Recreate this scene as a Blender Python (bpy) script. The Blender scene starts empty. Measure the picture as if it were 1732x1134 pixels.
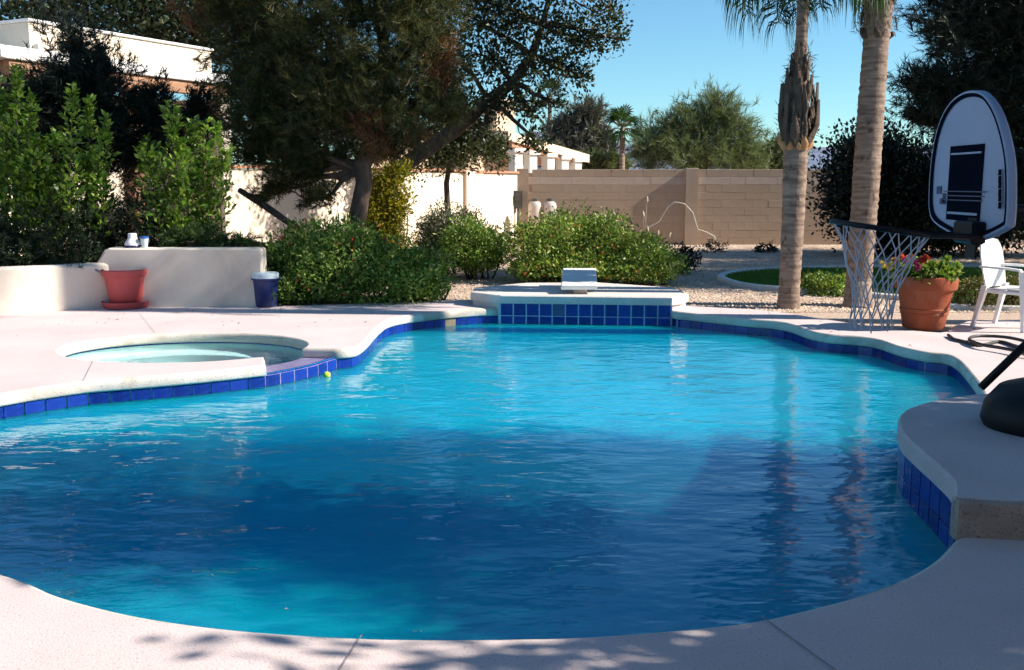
import bpy, bmesh, math, random
import numpy as np
from mathutils import Vector, Matrix
from mathutils.geometry import delaunay_2d_cdt

random.seed(7)
R = math.radians
S = bpy.context.scene
COL = S.collection

# ------------------------------------------------------------------ camera
EYE = 1.54
F, CX, CY = 1683.9, 866.0, 567.0
PITCH = math.atan((567 - 310) / F)
cam_d = bpy.data.cameras.new("camera")
cam_d.lens = 35.0
cam_d.sensor_width = 36.0
cam_d.sensor_fit = 'HORIZONTAL'
cam_d.clip_start = 0.05
cam_d.clip_end = 12000
cam = bpy.data.objects.new("camera", cam_d)
COL.objects.link(cam)
cam.location = (0, 0, EYE)
cam.rotation_euler = (math.pi / 2 - PITCH, 0, 0)
S.camera = cam

# ------------------------------------------------------------------ sky and sun
SUN_EL = R(35)
SUN_BACK = R(-4.5)          # negative: a little from the camera's side; the sun stands at the right (+x)
sun_dir = Vector((math.cos(SUN_EL) * math.cos(SUN_BACK), math.cos(SUN_EL) * math.sin(SUN_BACK), math.sin(SUN_EL)))
W = bpy.data.worlds.new("World")
S.world = W
W.use_nodes = True
wn = W.node_tree.nodes
wn.clear()
w_out = wn.new('ShaderNodeOutputWorld')
w_bg = wn.new('ShaderNodeBackground')
w_sky = wn.new('ShaderNodeTexSky')
w_sky.sky_type = 'NISHITA'
w_sky.sun_disc = False
w_sky.sun_elevation = SUN_EL
w_sky.sun_rotation = R(90) - SUN_BACK
w_sky.altitude = 350
w_sky.air_density = 1.0
w_sky.dust_density = 0.0
w_sky.ozone_density = 2.0
w_bg.inputs['Strength'].default_value = 0.072
w_tint = wn.new('ShaderNodeMix')
w_tint.data_type = 'RGBA'; w_tint.blend_type = 'MULTIPLY'; w_tint.inputs[0].default_value = 1.0
w_tint.inputs[7].default_value = (0.68, 1.02, 1.13, 1)
W.node_tree.links.new(w_sky.outputs[0], w_tint.inputs[6])
W.node_tree.links.new(w_tint.outputs[2], w_bg.inputs['Color'])
W.node_tree.links.new(w_bg.outputs[0], w_out.inputs['Surface'])
sun_l = bpy.data.lights.new("sun", 'SUN')
sun_l.energy = 4.5
sun_l.angle = R(0.5)
sun_l.color = (1.0, 0.93, 0.82)
sun = bpy.data.objects.new("sun", sun_l)
COL.objects.link(sun)
sun.rotation_euler = (-sun_dir).to_track_quat('-Z', 'Y').to_euler()
sun.location = sun_dir * 60
sun_l.cycles.is_caustics_light = True

S.view_settings.view_transform = 'Standard'
S.view_settings.look = 'None'
S.view_settings.gamma = 1.0
S.view_settings.exposure = 0.98
S.view_settings.use_curve_mapping = False
S.cycles.max_bounces = 10
S.cycles.diffuse_bounces = 3
S.cycles.transparent_max_bounces = 12
S.cycles.use_denoising = True
S.cycles.use_light_tree = False
S.cycles.caustics_refractive = True
S.cycles.caustics_reflective = False
S.cycles.sample_clamp_indirect = 4.0

# ------------------------------------------------------------------ helpers
def _ray(x, y):
    return ((x - CX), F * math.cos(PITCH) + (CY - y) * math.sin(PITCH), -F * math.sin(PITCH) + (CY - y) * math.cos(PITCH))

def at(x, y, z=0.0):
    """photo position -> point at height z"""
    d = _ray(x, y)
    t = (z - EYE) / d[2]
    return Vector((d[0] * t, d[1] * t, z))

def aty(x, y, Y):
    """photo position -> point at depth Y"""
    d = _ray(x, y)
    t = Y / d[1]
    return Vector((d[0] * t, Y, EYE + d[2] * t))

WLOC = {}

def tag(o, label=None, cat=None, group=None, kind=None):
    if label: o['label'] = label
    if cat: o['category'] = cat
    if group: o['group'] = group
    if kind: o['kind'] = kind
    return o

def thing(name, label, cat, loc=(0, 0, 0), group=None, kind=None):
    o = bpy.data.objects.new(name, None)
    COL.objects.link(o)
    o.location = loc
    o.empty_display_size = 0.1
    WLOC[o.name] = Vector(loc)
    return tag(o, label, cat, group, kind)

def link(name, me, parent=None, loc=None):
    o = bpy.data.objects.new(name, me)
    COL.objects.link(o)
    if parent is not None:
        o.parent = parent
    if loc is not None:
        o.location = loc
    WLOC[o.name] = WLOC.get(parent.name, Vector()) + Vector(o.location) if parent is not None else Vector(o.location)
    return o

class MB:
    """collects shapes in world coordinates; build() links ONE mesh object"""
    def __init__(s):
        s.v = []; s.f = []
    def add(s, v, f):
        b = len(s.v)
        s.v.extend([tuple(p) for p in v])
        s.f.extend([tuple(i + b for i in q) for q in f])
        return s
    def box(s, c, size, rz=0.0, bev=0.0, rot=None):
        x, y, z = size[0] / 2, size[1] / 2, size[2] / 2
        m = rot if rot is not None else Matrix.Rotation(rz, 3, 'Z')
        c = Vector(c)
        if bev <= 0:
            pts = [(-x, -y, -z), (x, -y, -z), (x, y, -z), (-x, y, -z), (-x, -y, z), (x, -y, z), (x, y, z), (-x, y, z)]
            fs = [(0, 3, 2, 1), (4, 5, 6, 7), (0, 1, 5, 4), (1, 2, 6, 5), (2, 3, 7, 6), (3, 0, 4, 7)]
        else:
            b = bev
            pts = []
            for sz in (-1, 1):
                for (ox, oy, oz) in ((b, b, 0), (0, 0, b)):
                    pass
            rings = [(-z, b), (-z + b, 0), (z - b, 0), (z, b)]
            for (zz, i) in rings:
                pts += [(-x + i, -y + i, zz), (x - i, -y + i, zz), (x - i, y - i, zz), (-x + i, y - i, zz)]
            fs = [(3, 2, 1, 0), (12, 13, 14, 15)]
            for k in range(3):
                for j in range(4):
                    a = k * 4 + j; bb = k * 4 + (j + 1) % 4
                    fs.append((a, bb, bb + 4, a + 4))
        return s.add([c + m @ Vector(p) for p in pts], fs)
    def tube(s, path, rad, n=8, cap=True):
        path = [Vector(p) for p in path]
        if not hasattr(rad, '__len__'): rad = [rad] * len(path)
        vs = []; fs = []
        up = Vector((0, 0, 1))
        t0 = (path[1] - path[0]).normalized()
        a = t0.orthogonal().normalized()
        for i, p in enumerate(path):
            t = (path[min(i + 1, len(path) - 1)] - path[max(i - 1, 0)]).normalized()
            a = (a - t * a.dot(t))
            a = a.normalized() if a.length > 1e-6 else t.orthogonal().normalized()
            b = t.cross(a)
            for k in range(n):
                th = 2 * math.pi * k / n
                vs.append(p + (a * math.cos(th) + b * math.sin(th)) * rad[i])
        for i in range(len(path) - 1):
            for k in range(n):
                k2 = (k + 1) % n
                fs.append((i * n + k, i * n + k2, (i + 1) * n + k2, (i + 1) * n + k))
        if cap:
            fs.append(tuple(range(n - 1, -1, -1)))
            fs.append(tuple((len(path) - 1) * n + k for k in range(n)))
        return s.add(vs, fs)
    def lathe(s, prof, c=(0, 0, 0), n=32, squash=1.0):
        c = Vector(c); vs = []; fs = []
        for (r, z) in prof:
            for k in range(n):
                th = 2 * math.pi * k / n
                vs.append(c + Vector((r * math.cos(th), r * math.sin(th) * squash, z)))
        for i in range(len(prof) - 1):
            for k in range(n):
                k2 = (k + 1) % n
                fs.append((i * n + k, i * n + k2, (i + 1) * n + k2, (i + 1) * n + k))
        if prof[0][0] > 1e-4: fs.append(tuple(range(n - 1, -1, -1)))
        if prof[-1][0] > 1e-4: fs.append(tuple((len(prof) - 1) * n + k for k in range(n)))
        return s.add(vs, fs)
    def prism(s, poly, z0, z1, bev=0.0):
        """vertical prism over a plan polygon (list of (x,y), counter-clockwise)"""
        n = len(poly)
        if bev > 0:
            ins = offset(poly, -bev)
            rings = [(poly, z0), (poly, z1 - bev), (ins, z1)]
        else:
            rings = [(poly, z0), (poly, z1)]
        vs = []
        for q, z in rings:
            vs += [(p[0], p[1], z) for p in q]
        fs = []
        for i in range(len(rings) - 1):
            for k in range(n):
                k2 = (k + 1) % n
                fs.append((i * n + k, i * n + k2, (i + 1) * n + k2, (i + 1) * n + k))
        s.add(vs, fs)
        v, f = fill(rings[-1][0], [], rings[-1][1]); s.add(v, f)
        return s
    def grid(s, rows, close=False):
        """rows: list of equal-length point lists"""
        m = len(rows[0]); vs = [p for r in rows for p in r]; fs = []
        for i in range(len(rows) - 1):
            for k in range(m if close else m - 1):
                k2 = (k + 1) % m
                fs.append((i * m + k, i * m + k2, (i + 1) * m + k2, (i + 1) * m + k))
        return s.add(vs, fs)
    def build(s, name, m, parent=None, smooth=False, recalc=False, angle=None):
        me = bpy.data.meshes.new(name)
        off = WLOC.get(parent.name, Vector()) if parent is not None else Vector()
        me.from_pydata([(p[0] - off[0], p[1] - off[1], p[2] - off[2]) for p in s.v], [], s.f)
        if recalc:
            bm = bmesh.new(); bm.from_mesh(me)
            bmesh.ops.remove_doubles(bm, verts=bm.verts, dist=1e-5)
            bmesh.ops.recalc_face_normals(bm, faces=bm.faces); bm.to_mesh(me); bm.free()
        if smooth or angle:
            me.polygons.foreach_set('use_smooth', [True] * len(me.polygons))
            if angle:
                me.set_sharp_from_angle(angle=R(angle))
        me.materials.append(m)
        me.update()
        return link(name, me, parent)

def crom(pts, closed=False, step=0.05):
    """Catmull-Rom through pts, resampled about evenly"""
    P = [np.array(p[:2], float) for p in pts]
    n = len(P); out = []
    seg = n if closed else n - 1
    for i in range(seg):
        if closed:
            a, b, c, d = P[(i - 1) % n], P[i], P[(i + 1) % n], P[(i + 2) % n]
        else:
            b, c = P[i], P[i + 1]
            a = P[i - 1] if i > 0 else 2 * b - c
            d = P[i + 2] if i + 2 < n else 2 * c - b
        k = max(2, int(np.linalg.norm(c - b) / step))
        for j in range(k):
            t = j / k
            out.append(0.5 * ((2 * b) + (c - a) * t + (2 * a - 5 * b + 4 * c - d) * t * t + (3 * b - a - 3 * c + d) * t ** 3))
    if not closed: out.append(P[-1])
    return [(float(p[0]), float(p[1])) for p in out]

def resample(poly, step):
    P = [Vector(p) for p in poly]
    out = [P[0]]
    acc = 0.0
    for a, b in zip(P, P[1:]):
        d = (b - a).length
        while acc + d >= step:
            t = (step - acc) / d
            a = a + (b - a) * t
            out.append(a.copy())
            d = (b - a).length; acc = 0.0
        acc += d
    return out

def area(poly):
    return 0.5 * sum(poly[i][0] * poly[(i + 1) % len(poly)][1] - poly[(i + 1) % len(poly)][0] * poly[i][1] for i in range(len(poly)))

def offset(poly, d, closed=True):
    """outward (right of travel for a counter-clockwise ring) by d"""
    n = len(poly); out = []
    for i in range(n):
        a = Vector(poly[i - 1] if (closed or i > 0) else poly[i]); b = Vector(poly[i]); c = Vector(poly[(i + 1) % n] if (closed or i < n - 1) else poly[i])
        n1 = Vector((b.y - a.y, a.x - b.x)); n2 = Vector((c.y - b.y, b.x - c.x))
        if n1.length > 1e-9: n1.normalize()
        if n2.length > 1e-9: n2.normalize()
        m = n1 + n2
        if m.length < 1e-6: m = n1
        m.normalize()
        k = max(0.5, m.dot(n1 if n1.length else n2))
        p = b + m * (d / k)
        out.append((p.x, p.y))
    return out

def inside(p, poly):
    x, y = p; c = False; n = len(poly); j = n - 1
    for i in range(n):
        xi, yi = poly[i]; xj, yj = poly[j]
        if (yi > y) != (yj > y) and x < (xj - xi) * (y - yi) / (yj - yi) + xi:
            c = not c
        j = i
    return c

def fill(outer, holes, z, extra=()):
    pts = []; edges = []
    for ring in [outer] + list(holes):
        b = len(pts)
        pts += [Vector((p[0], p[1])) for p in ring]
        edges += [(b + i, b + (i + 1) % len(ring)) for i in range(len(ring))]
    pts += [Vector(p) for p in extra]
    r = delaunay_2d_cdt(pts, edges, [], 0, 1e-6)
    V, FC = r[0], r[2]
    fs = []
    for f in FC:
        c = sum((V[i] for i in f), Vector((0, 0))) / len(f)
        if inside((c.x, c.y), outer) and not any(inside((c.x, c.y), h) for h in holes):
            a = [V[i] for i in f]
            ar = (a[1].x - a[0].x) * (a[2].y - a[0].y) - (a[2].x - a[0].x) * (a[1].y - a[0].y)
            fs.append(tuple(f) if ar > 0 else tuple(reversed(f)))
    zf = z if callable(z) else (lambda x, y: z)
    return [(p.x, p.y, zf(p.x, p.y)) for p in V], fs

# ------------------------------------------------------------------ materials
MATS = {}

def nodes(name):
    m = bpy.data.materials.new(name)
    m.use_nodes = True
    nt = m.node_tree
    nt.nodes.clear()
    return m, nt, nt.nodes, nt.links

def noise_fac(nt, scale, detail=3, rough=0.55, dist=0.0, coord='Object', stretch=None):
    n, l = nt.nodes, nt.links
    tc = n.new('ShaderNodeTexCoord')
    src = tc.outputs[coord]
    if stretch:
        mp = n.new('ShaderNodeMapping'); mp.inputs['Scale'].default_value = stretch
        l.new(src, mp.inputs['Vector']); src = mp.outputs[0]
    t = n.new('ShaderNodeTexNoise')
    t.inputs['Scale'].default_value = scale; t.inputs['Detail'].default_value = detail
    t.inputs['Roughness'].default_value = rough; t.inputs['Distortion'].default_value = dist
    l.new(src, t.inputs['Vector'])
    return t.outputs['Fac']

def ramp(nt, fac, stops):
    n, l = nt.nodes, nt.links
    r = n.new('ShaderNodeValToRGB')
    e = r.color_ramp.elements
    while len(e) < len(stops): e.new(0.5)
    for el, (p, c) in zip(e, stops):
        el.position = p; el.color = (*c, 1) if len(c) == 3 else c
    l.new(fac, r.inputs['Fac'])
    return r.outputs['Color']

def mixc(nt, fac, a, b, mode='MIX'):
    n, l = nt.nodes, nt.links
    m = n.new('ShaderNodeMix'); m.data_type = 'RGBA'; m.blend_type = mode
    for sock, v in ((m.inputs[0], fac), (m.inputs[6], a), (m.inputs[7], b)):
        if hasattr(v, 'links') or hasattr(v, 'is_linked'): l.new(v, sock)
        elif isinstance(v, (int, float)): sock.default_value = v
        else: sock.default_value = (*v, 1) if len(v) == 3 else v
    return m.outputs[2]

def mat(name, c1, c2=None, scale=6.0, rough=0.7, spec=0.3, bump=0.0, bscale=60.0, speck=None, sscale=120.0, metal=0.0, stain=None, stain_scale=1.2, dist=0.0, detail=4, stretch=None):
    """surface with a blotchy two-tone colour, optional specks, stains and fine relief"""
    if name in MATS: return MATS[name]
    m, nt, n, l = nodes(name)
    out = n.new('ShaderNodeOutputMaterial'); p = n.new('ShaderNodeBsdfPrincipled')
    l.new(p.outputs[0], out.inputs['Surface'])
    p.inputs['Roughness'].default_value = rough; p.inputs['Specular IOR Level'].default_value = spec; p.inputs['Metallic'].default_value = metal
    if c2 is None: c2 = tuple(x * 0.82 for x in c1)
    col = ramp(nt, noise_fac(nt, scale, detail, dist=dist, stretch=stretch), [(0.35, c1), (0.68, c2)])
    if speck:
        col = mixc(nt, ramp(nt, noise_fac(nt, sscale, 2), [(0.58, (0, 0, 0)), (0.70, (1, 1, 1))]), col, speck)
    if stain:
        col = mixc(nt, ramp(nt, noise_fac(nt, stain_scale, 6, 0.65, 0.6), [(0.5, (0, 0, 0)), (0.75, (0.75, 0.75, 0.75))]), col, stain)
    l.new(col, p.inputs['Base Color'])
    if bump > 0:
        b = n.new('ShaderNodeBump'); b.inputs['Strength'].default_value = bump; b.inputs['Distance'].default_value = 0.02
        l.new(noise_fac(nt, bscale, 4), b.inputs['Height']); l.new(b.outputs[0], p.inputs['Normal'])
    MATS[name] = m
    return m

def leafmat(name, cols, trans=0.3, rough=0.5, spec=0.35):
    """cols: list of (position, colour), picked at random leaf by leaf"""
    if name in MATS: return MATS[name]
    m, nt, n, l = nodes(name)
    out = n.new('ShaderNodeOutputMaterial')
    g = n.new('ShaderNodeNewGeometry')
    col = ramp(nt, g.outputs['Random Per Island'], cols)
    big = ramp(nt, noise_fac(nt, 1.7, 2), [(0.3, (0.7, 0.7, 0.7)), (0.7, (1.15, 1.15, 1.1))])
    col = mixc(nt, 1.0, col, big, 'MULTIPLY')
    p = n.new('ShaderNodeBsdfPrincipled'); p.inputs['Roughness'].default_value = rough; p.inputs['Specular IOR Level'].default_value = spec
    t = n.new('ShaderNodeBsdfTranslucent'); x = n.new('ShaderNodeMixShader'); x.inputs[0].default_value = trans
    l.new(col, p.inputs['Base Color'])
    tc = mixc(nt, 1.0, col, (1.2, 1.25, 0.55), 'MULTIPLY')
    l.new(tc, t.inputs['Color'])
    l.new(p.outputs[0], x.inputs[1]); l.new(t.outputs[0], x.inputs[2]); l.new(x.outputs[0], out.inputs['Surface'])
    MATS[name] = m
    return m

M_DECK = mat('deck_coating', (0.70, 0.585, 0.57), (0.62, 0.51, 0.50), 1.4, 0.85, 0.2, 0.22, 120, speck=(0.46, 0.37, 0.38), sscale=85, stain=(0.60, 0.49, 0.46), stain_scale=0.7)
M_COPE = mat('coping_concrete', (0.74, 0.66, 0.59), (0.65, 0.56, 0.48), 5.0, 0.85, 0.2, 0.3, 90, speck=(0.48, 0.38, 0.30), sscale=90, stain=(0.30, 0.24, 0.17), stain_scale=2.2)
M_PLAT = mat('platform_concrete', (0.74, 0.67, 0.62), (0.66, 0.58, 0.53), 3.0, 0.85, 0.2, 0.4, 60, speck=(0.5, 0.42, 0.38), sscale=70)
M_LEDGE = mat('ledge_aggregate', (0.50, 0.40, 0.33), (0.40, 0.31, 0.25), 8.0, 0.9, 0.2, 0.6, 90, speck=(0.22, 0.16, 0.13), sscale=90)
M_GROUT = mat('tile_grout', (0.48, 0.57, 0.65), (0.38, 0.46, 0.55), 12, 0.8)
M_PLASTER = mat('pool_plaster', (0.005, 0.38, 0.60), (0.005, 0.34, 0.56), 1.6, 0.7, 0.2)
M_SPAPL = mat('spa_plaster', (0.42, 0.74, 0.76), (0.36, 0.66, 0.70), 2.0, 0.6, 0.3)
M_JOINT = mat('joint_strip', (0.34, 0.29, 0.27), (0.25, 0.21, 0.2), 20, 0.9)
M_STUCCO = mat('planter_stucco', (0.78, 0.70, 0.60), (0.72, 0.63, 0.53), 2.0, 0.9, 0.15, 0.15, 70, stain=(0.52, 0.44, 0.36), stain_scale=1.0)
M_WALLST = mat('wall_stucco', (0.80, 0.68, 0.55), (0.74, 0.62, 0.49), 1.5, 0.9, 0.15, 0.4, 45)
M_HOUSE = mat('house_stucco', (0.76, 0.66, 0.54), (0.70, 0.60, 0.48), 1.0, 0.9, 0.15, 0.3, 35)
M_TRIM = mat('white_trim', (0.80, 0.78, 0.76), (0.72, 0.70, 0.68), 3, 0.7)
M_BEAM = mat('brown_beam', (0.42, 0.24, 0.15), (0.34, 0.18, 0.11), 4, 0.8, stretch=(1, 1, 6))
M_DARKGLASS = mat('dark_glass', (0.02, 0.022, 0.025), (0.03, 0.03, 0.035), 2, 0.12, 0.5)
M_WOODD = mat('dark_wood', (0.13, 0.06, 0.035), (0.09, 0.04, 0.025), 5, 0.7)
M_BRICKC = mat('cap_brick', (0.52, 0.27, 0.17), (0.44, 0.22, 0.14), 10, 0.9, 0.15, 0.3, 80)
M_MORTAR = mat('mortar', (0.39, 0.30, 0.225), (0.36, 0.275, 0.205), 9, 0.95)
M_PIL = mat('pilaster_stucco', (0.44, 0.345, 0.265), (0.40, 0.315, 0.24), 3, 0.95, 0.1, 0.3, 40)
M_GRAVEL = mat('gravel_ground', (0.64, 0.48, 0.375), (0.47, 0.345, 0.265), 60, 0.95, 0.1, 0.8, 50, speck=(0.3, 0.21, 0.16), sscale=38, stain=(0.52, 0.39, 0.30), stain_scale=0.5)
M_WHITEP = mat('white_plastic', (0.80, 0.79, 0.78), (0.76, 0.75, 0.74), 3, 0.38, 0.5)
M_BOARDW = mat('board_white', (0.80, 0.77, 0.74), (0.72, 0.69, 0.66), 5, 0.6, 0.4, 0.2, 150)
M_PINK = mat('faded_pink_plastic', (0.50, 0.085, 0.085), (0.44, 0.07, 0.07), 4, 0.55, 0.4)
M_TERRA = mat('terracotta', (0.33, 0.085, 0.038), (0.26, 0.065, 0.03), 5, 0.8, 0.2, 0.2, 60, stain=(0.36, 0.15, 0.09), stain_scale=5)
M_BLUE = mat('blue_plastic', (0.008, 0.024, 0.13), (0.007, 0.02, 0.11), 4, 0.35, 0.5)
M_LID = mat('pale_lid', (0.60, 0.70, 0.76), (0.55, 0.65, 0.71), 4, 0.45, 0.5)
M_BLACKP = mat('black_plastic', (0.008, 0.008, 0.010), (0.013, 0.013, 0.015), 6, 0.5, 0.25)
M_HOSE = mat('black_hose', (0.03, 0.028, 0.028), (0.05, 0.045, 0.04), 8, 0.55, 0.4)
M_BACKB = mat('backboard_plastic', (0.38, 0.43, 0.57), (0.35, 0.40, 0.53), 4, 0.5, 0.3)
M_BLUED = mat('navy_print', (0.006, 0.008, 0.016), (0.008, 0.01, 0.02), 4, 0.8, 0.0)
M_NET = mat('net_cord', (0.62, 0.62, 0.66), (0.54, 0.54, 0.58), 20, 0.9)
M_SOIL = mat('dark_soil', (0.08, 0.055, 0.04), (0.05, 0.035, 0.025), 18, 0.95, 0.1, 0.6, 60)
M_METER = mat('grey_enamel', (0.10, 0.10, 0.09), (0.075, 0.075, 0.07), 6, 0.5, 0.4)
M_TANK = mat('tank_paint', (0.62, 0.54, 0.48), (0.55, 0.47, 0.42), 3, 0.5, 0.4)
M_WIRE = mat('pale_hose', (0.58, 0.55, 0.48), (0.5, 0.47, 0.4), 6, 0.6)
M_ROOFT = mat('peach_stucco', (0.80, 0.60, 0.44), (0.74, 0.54, 0.39), 1, 0.9)
M_FARW = mat('far_white_paint', (0.80, 0.74, 0.66), (0.75, 0.69, 0.61), 1, 0.9)
M_HILL = mat('far_hill_hazed', (0.19, 0.22, 0.30), (0.16, 0.19, 0.27), 0.02, 1.0, 0.0)  # blue of distance haze put into the rock colour
M_CURB = mat('white_curb', (0.72, 0.68, 0.64), (0.62, 0.58, 0.54), 8, 0.9)
M_BALL = mat('tennis_felt', (0.56, 0.70, 0.10), (0.48, 0.62, 0.08), 30, 0.95, 0.1, 0.4, 200)
M_BARK = mat('pine_bark', (0.20, 0.14, 0.11), (0.09, 0.06, 0.05), 9, 0.95, 0.1, 1.0, 22, stretch=(1, 1, 0.35))
M_BARKG = mat('grey_bark', (0.11, 0.085, 0.07), (0.06, 0.045, 0.04), 9, 0.95, 0.1, 0.8, 24, stretch=(1, 1, 0.35))
M_PALMB = mat('palm_bark', (0.36, 0.265, 0.205), (0.16, 0.11, 0.085), 3.2, 0.95, 0.1, 1.0, 9, stretch=(0.9, 0.9, 7), speck=(0.13, 0.085, 0.065), sscale=9)
M_BOOT = mat('palm_boot', (0.15, 0.11, 0.085), (0.06, 0.045, 0.038), 5, 0.95, 0.1, 0.8, 30, stretch=(3, 3, 0.5))
M_BOOTO = mat('palm_boot_base', (0.50, 0.27, 0.12), (0.38, 0.19, 0.09), 8, 0.9)
M_LAWN = mat('lawn_soil', (0.06, 0.11, 0.025), (0.04, 0.08, 0.02), 12, 0.95)

def tile_mat():
    m, nt, n, l = nodes('cobalt_glazed_tile')
    out = n.new('ShaderNodeOutputMaterial'); p = n.new('ShaderNodeBsdfPrincipled')
    oi = n.new('ShaderNodeObjectInfo')
    c = ramp(nt, oi.outputs['Random'], [(0.0, (0.004, 0.014, 0.15)), (0.5, (0.006, 0.022, 0.21)), (1.0, (0.010, 0.036, 0.29))])
    c = mixc(nt, ramp(nt, noise_fac(nt, 26, 4, 0.6, 1.0), [(0.45, (0, 0, 0)), (0.7, (0.55, 0.55, 0.55))]), c, (0.014, 0.065, 0.38))
    l.new(c, p.inputs['Base Color'])
    p.inputs['Roughness'].default_value = 0.22; p.inputs['Specular IOR Level'].default_value = 0.5
    l.new(p.outputs[0], out.inputs['Surface'])
    return m
M_TILE = tile_mat()
M_TILEG = mat('faded_tile', (0.05, 0.09, 0.20), (0.07, 0.11, 0.22), 20, 0.5)

def block_mat():
    m, nt, n, l = nodes('slump_block')
    out = n.new('ShaderNodeOutputMaterial'); p = n.new('ShaderNodeBsdfPrincipled')
    oi = n.new('ShaderNodeObjectInfo')
    c = ramp(nt, oi.outputs['Random'], [(0.0, (0.42, 0.325, 0.245)), (0.5, (0.435, 0.34, 0.255)), (1.0, (0.45, 0.35, 0.265))])
    c = mixc(nt, ramp(nt, noise_fac(nt, 7, 4), [(0.4, (0, 0, 0)), (0.75, (0.6, 0.6, 0.6))]), c, (0.39, 0.30, 0.22))
    l.new(c, p.inputs['Base Color']); p.inputs['Roughness'].default_value = 0.95; p.inputs['Specular IOR Level'].default_value = 0.1
    b = n.new('ShaderNodeBump'); b.inputs['Strength'].default_value = 0.4; b.inputs['Distance'].default_value = 0.01
    l.new(noise_fac(nt, 60, 3), b.inputs['Height']); l.new(b.outputs[0], p.inputs['Normal'])
    l.new(p.outputs[0], out.inputs['Surface'])
    return m
M_BLOCK = block_mat()
M_BLOCKT = mat('slump_block_pale', (0.54, 0.44, 0.37), (0.49, 0.40, 0.335), 6, 0.95, 0.1, 0.3, 60)

def water_mat(name, amp, body=None, share=0.0):
    m, nt, n, l = nodes(name)
    out = n.new('ShaderNodeOutputMaterial')
    g = n.new('ShaderNodeBsdfGlass'); g.inputs['IOR'].default_value = 1.33; g.inputs['Roughness'].default_value = 0.0
    tc = n.new('ShaderNodeTexCoord')
    def layer(scale, rot, sx, sy, detail, dist):
        mp = n.new('ShaderNodeMapping'); mp.inputs['Rotation'].default_value = (0, 0, rot); mp.inputs['Scale'].default_value = (sx, sy, 1)
        l.new(tc.outputs['Object'], mp.inputs['Vector'])
        t = n.new('ShaderNodeTexNoise'); t.inputs['Scale'].default_value = scale; t.inputs['Detail'].default_value = detail
        t.inputs['Roughness'].default_value = 0.5; t.inputs['Distortion'].default_value = dist
        l.new(mp.outputs[0], t.inputs['Vector'])
        return t.outputs['Fac']
    a = layer(2.4, R(12), 0.7, 1.25, 2, 0.3)
    b = layer(8.0, R(-18), 0.6, 1.3, 2, 0.4)
    c = layer(20.0, R(25), 0.7, 1.2, 1, 0.2)
    def mad(x, k, y=None):
        q = n.new('ShaderNodeMath'); q.operation = 'MULTIPLY_ADD'; q.inputs[1].default_value = k; q.inputs[2].default_value = 0
        l.new(x, q.inputs[0])
        if y is not None: l.new(y, q.inputs[2])
        return q.outputs[0]
    h = mad(a, 1.0, mad(b, 0.26, mad(c, 0.07)))
    bp = n.new('ShaderNodeBump'); bp.inputs['Strength'].default_value = 1.0; bp.inputs['Distance'].default_value = amp
    l.new(h, bp.inputs['Height'])
    l.new(bp.outputs[0], g.inputs['Normal'])
    # light scattered back from inside the water body
    if body:
        p = n.new('ShaderNodeBsdfPrincipled')
        p.inputs['Base Color'].default_value = (*body, 1); p.inputs['Subsurface Weight'].default_value = 1.0
        p.inputs['Subsurface Radius'].default_value = (0.25, 0.8, 1.0); p.inputs['Subsurface Scale'].default_value = 1.6
        p.inputs['Specular IOR Level'].default_value = 0.5; p.inputs['Roughness'].default_value = 0.0; p.inputs['IOR'].default_value = 1.33
        l.new(bp.outputs[0], p.inputs['Normal'])
        x = n.new('ShaderNodeMixShader'); x.inputs[0].default_value = share
        l.new(g.outputs[0], x.inputs[1]); l.new(p.outputs[0], x.inputs[2]); l.new(x.outputs[0], out.inputs['Surface'])
    else:
        l.new(g.outputs[0], out.inputs['Surface'])
    return m
M_WATER = water_mat('pool_water', 0.021, (0.002, 0.42, 0.66), 0.64)
M_SPAW = water_mat('spa_water', 0.012)

L_CITRUS = leafmat('bright_leaf', [(0.0, (0.05, 0.12, 0.015)), (0.5, (0.14, 0.27, 0.035)), (1.0, (0.32, 0.42, 0.08))], 0.35, 0.4, 0.5)
L_ROSE = leafmat('rosemary_leaf', [(0.0, (0.012, 0.024, 0.012)), (1.0, (0.035, 0.055, 0.024))], 0.15)
L_TRAIL = leafmat('trailing_leaf', [(0.0, (0.03, 0.06, 0.018)), (1.0, (0.07, 0.13, 0.03))], 0.25)
L_PINE = leafmat('pine_needle', [(0.0, (0.012, 0.026, 0.007)), (0.55, (0.052, 0.070, 0.016)), (0.88, (0.14, 0.125, 0.036)), (1.0, (0.24, 0.13, 0.05))], 0.2)
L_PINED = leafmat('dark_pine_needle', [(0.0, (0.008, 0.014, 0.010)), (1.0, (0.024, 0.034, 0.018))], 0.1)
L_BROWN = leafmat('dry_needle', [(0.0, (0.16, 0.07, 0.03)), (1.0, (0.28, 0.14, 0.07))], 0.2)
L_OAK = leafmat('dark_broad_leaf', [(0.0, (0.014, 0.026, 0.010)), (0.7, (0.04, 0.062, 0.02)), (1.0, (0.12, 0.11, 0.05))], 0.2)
L_GREY = leafmat('olive_leaf', [(0.0, (0.035, 0.055, 0.022)), (1.0, (0.11, 0.125, 0.06))], 0.25)
L_YELL = leafmat('yellow_green_leaf', [(0.0, (0.12, 0.15, 0.012)), (0.6, (0.24, 0.22, 0.02)), (1.0, (0.40, 0.29, 0.03))], 0.4)
L_LANT = leafmat('lantana_leaf', [(0.0, (0.045, 0.115, 0.016)), (0.6, (0.18, 0.31, 0.05)), (1.0, (0.44, 0.48, 0.14))], 0.25)
L_LANT2 = leafmat('sunny_lantana_leaf', [(0.0, (0.06, 0.13, 0.018)), (0.6, (0.24, 0.36, 0.06)), (1.0, (0.52, 0.54, 0.19))], 0.3)
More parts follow.
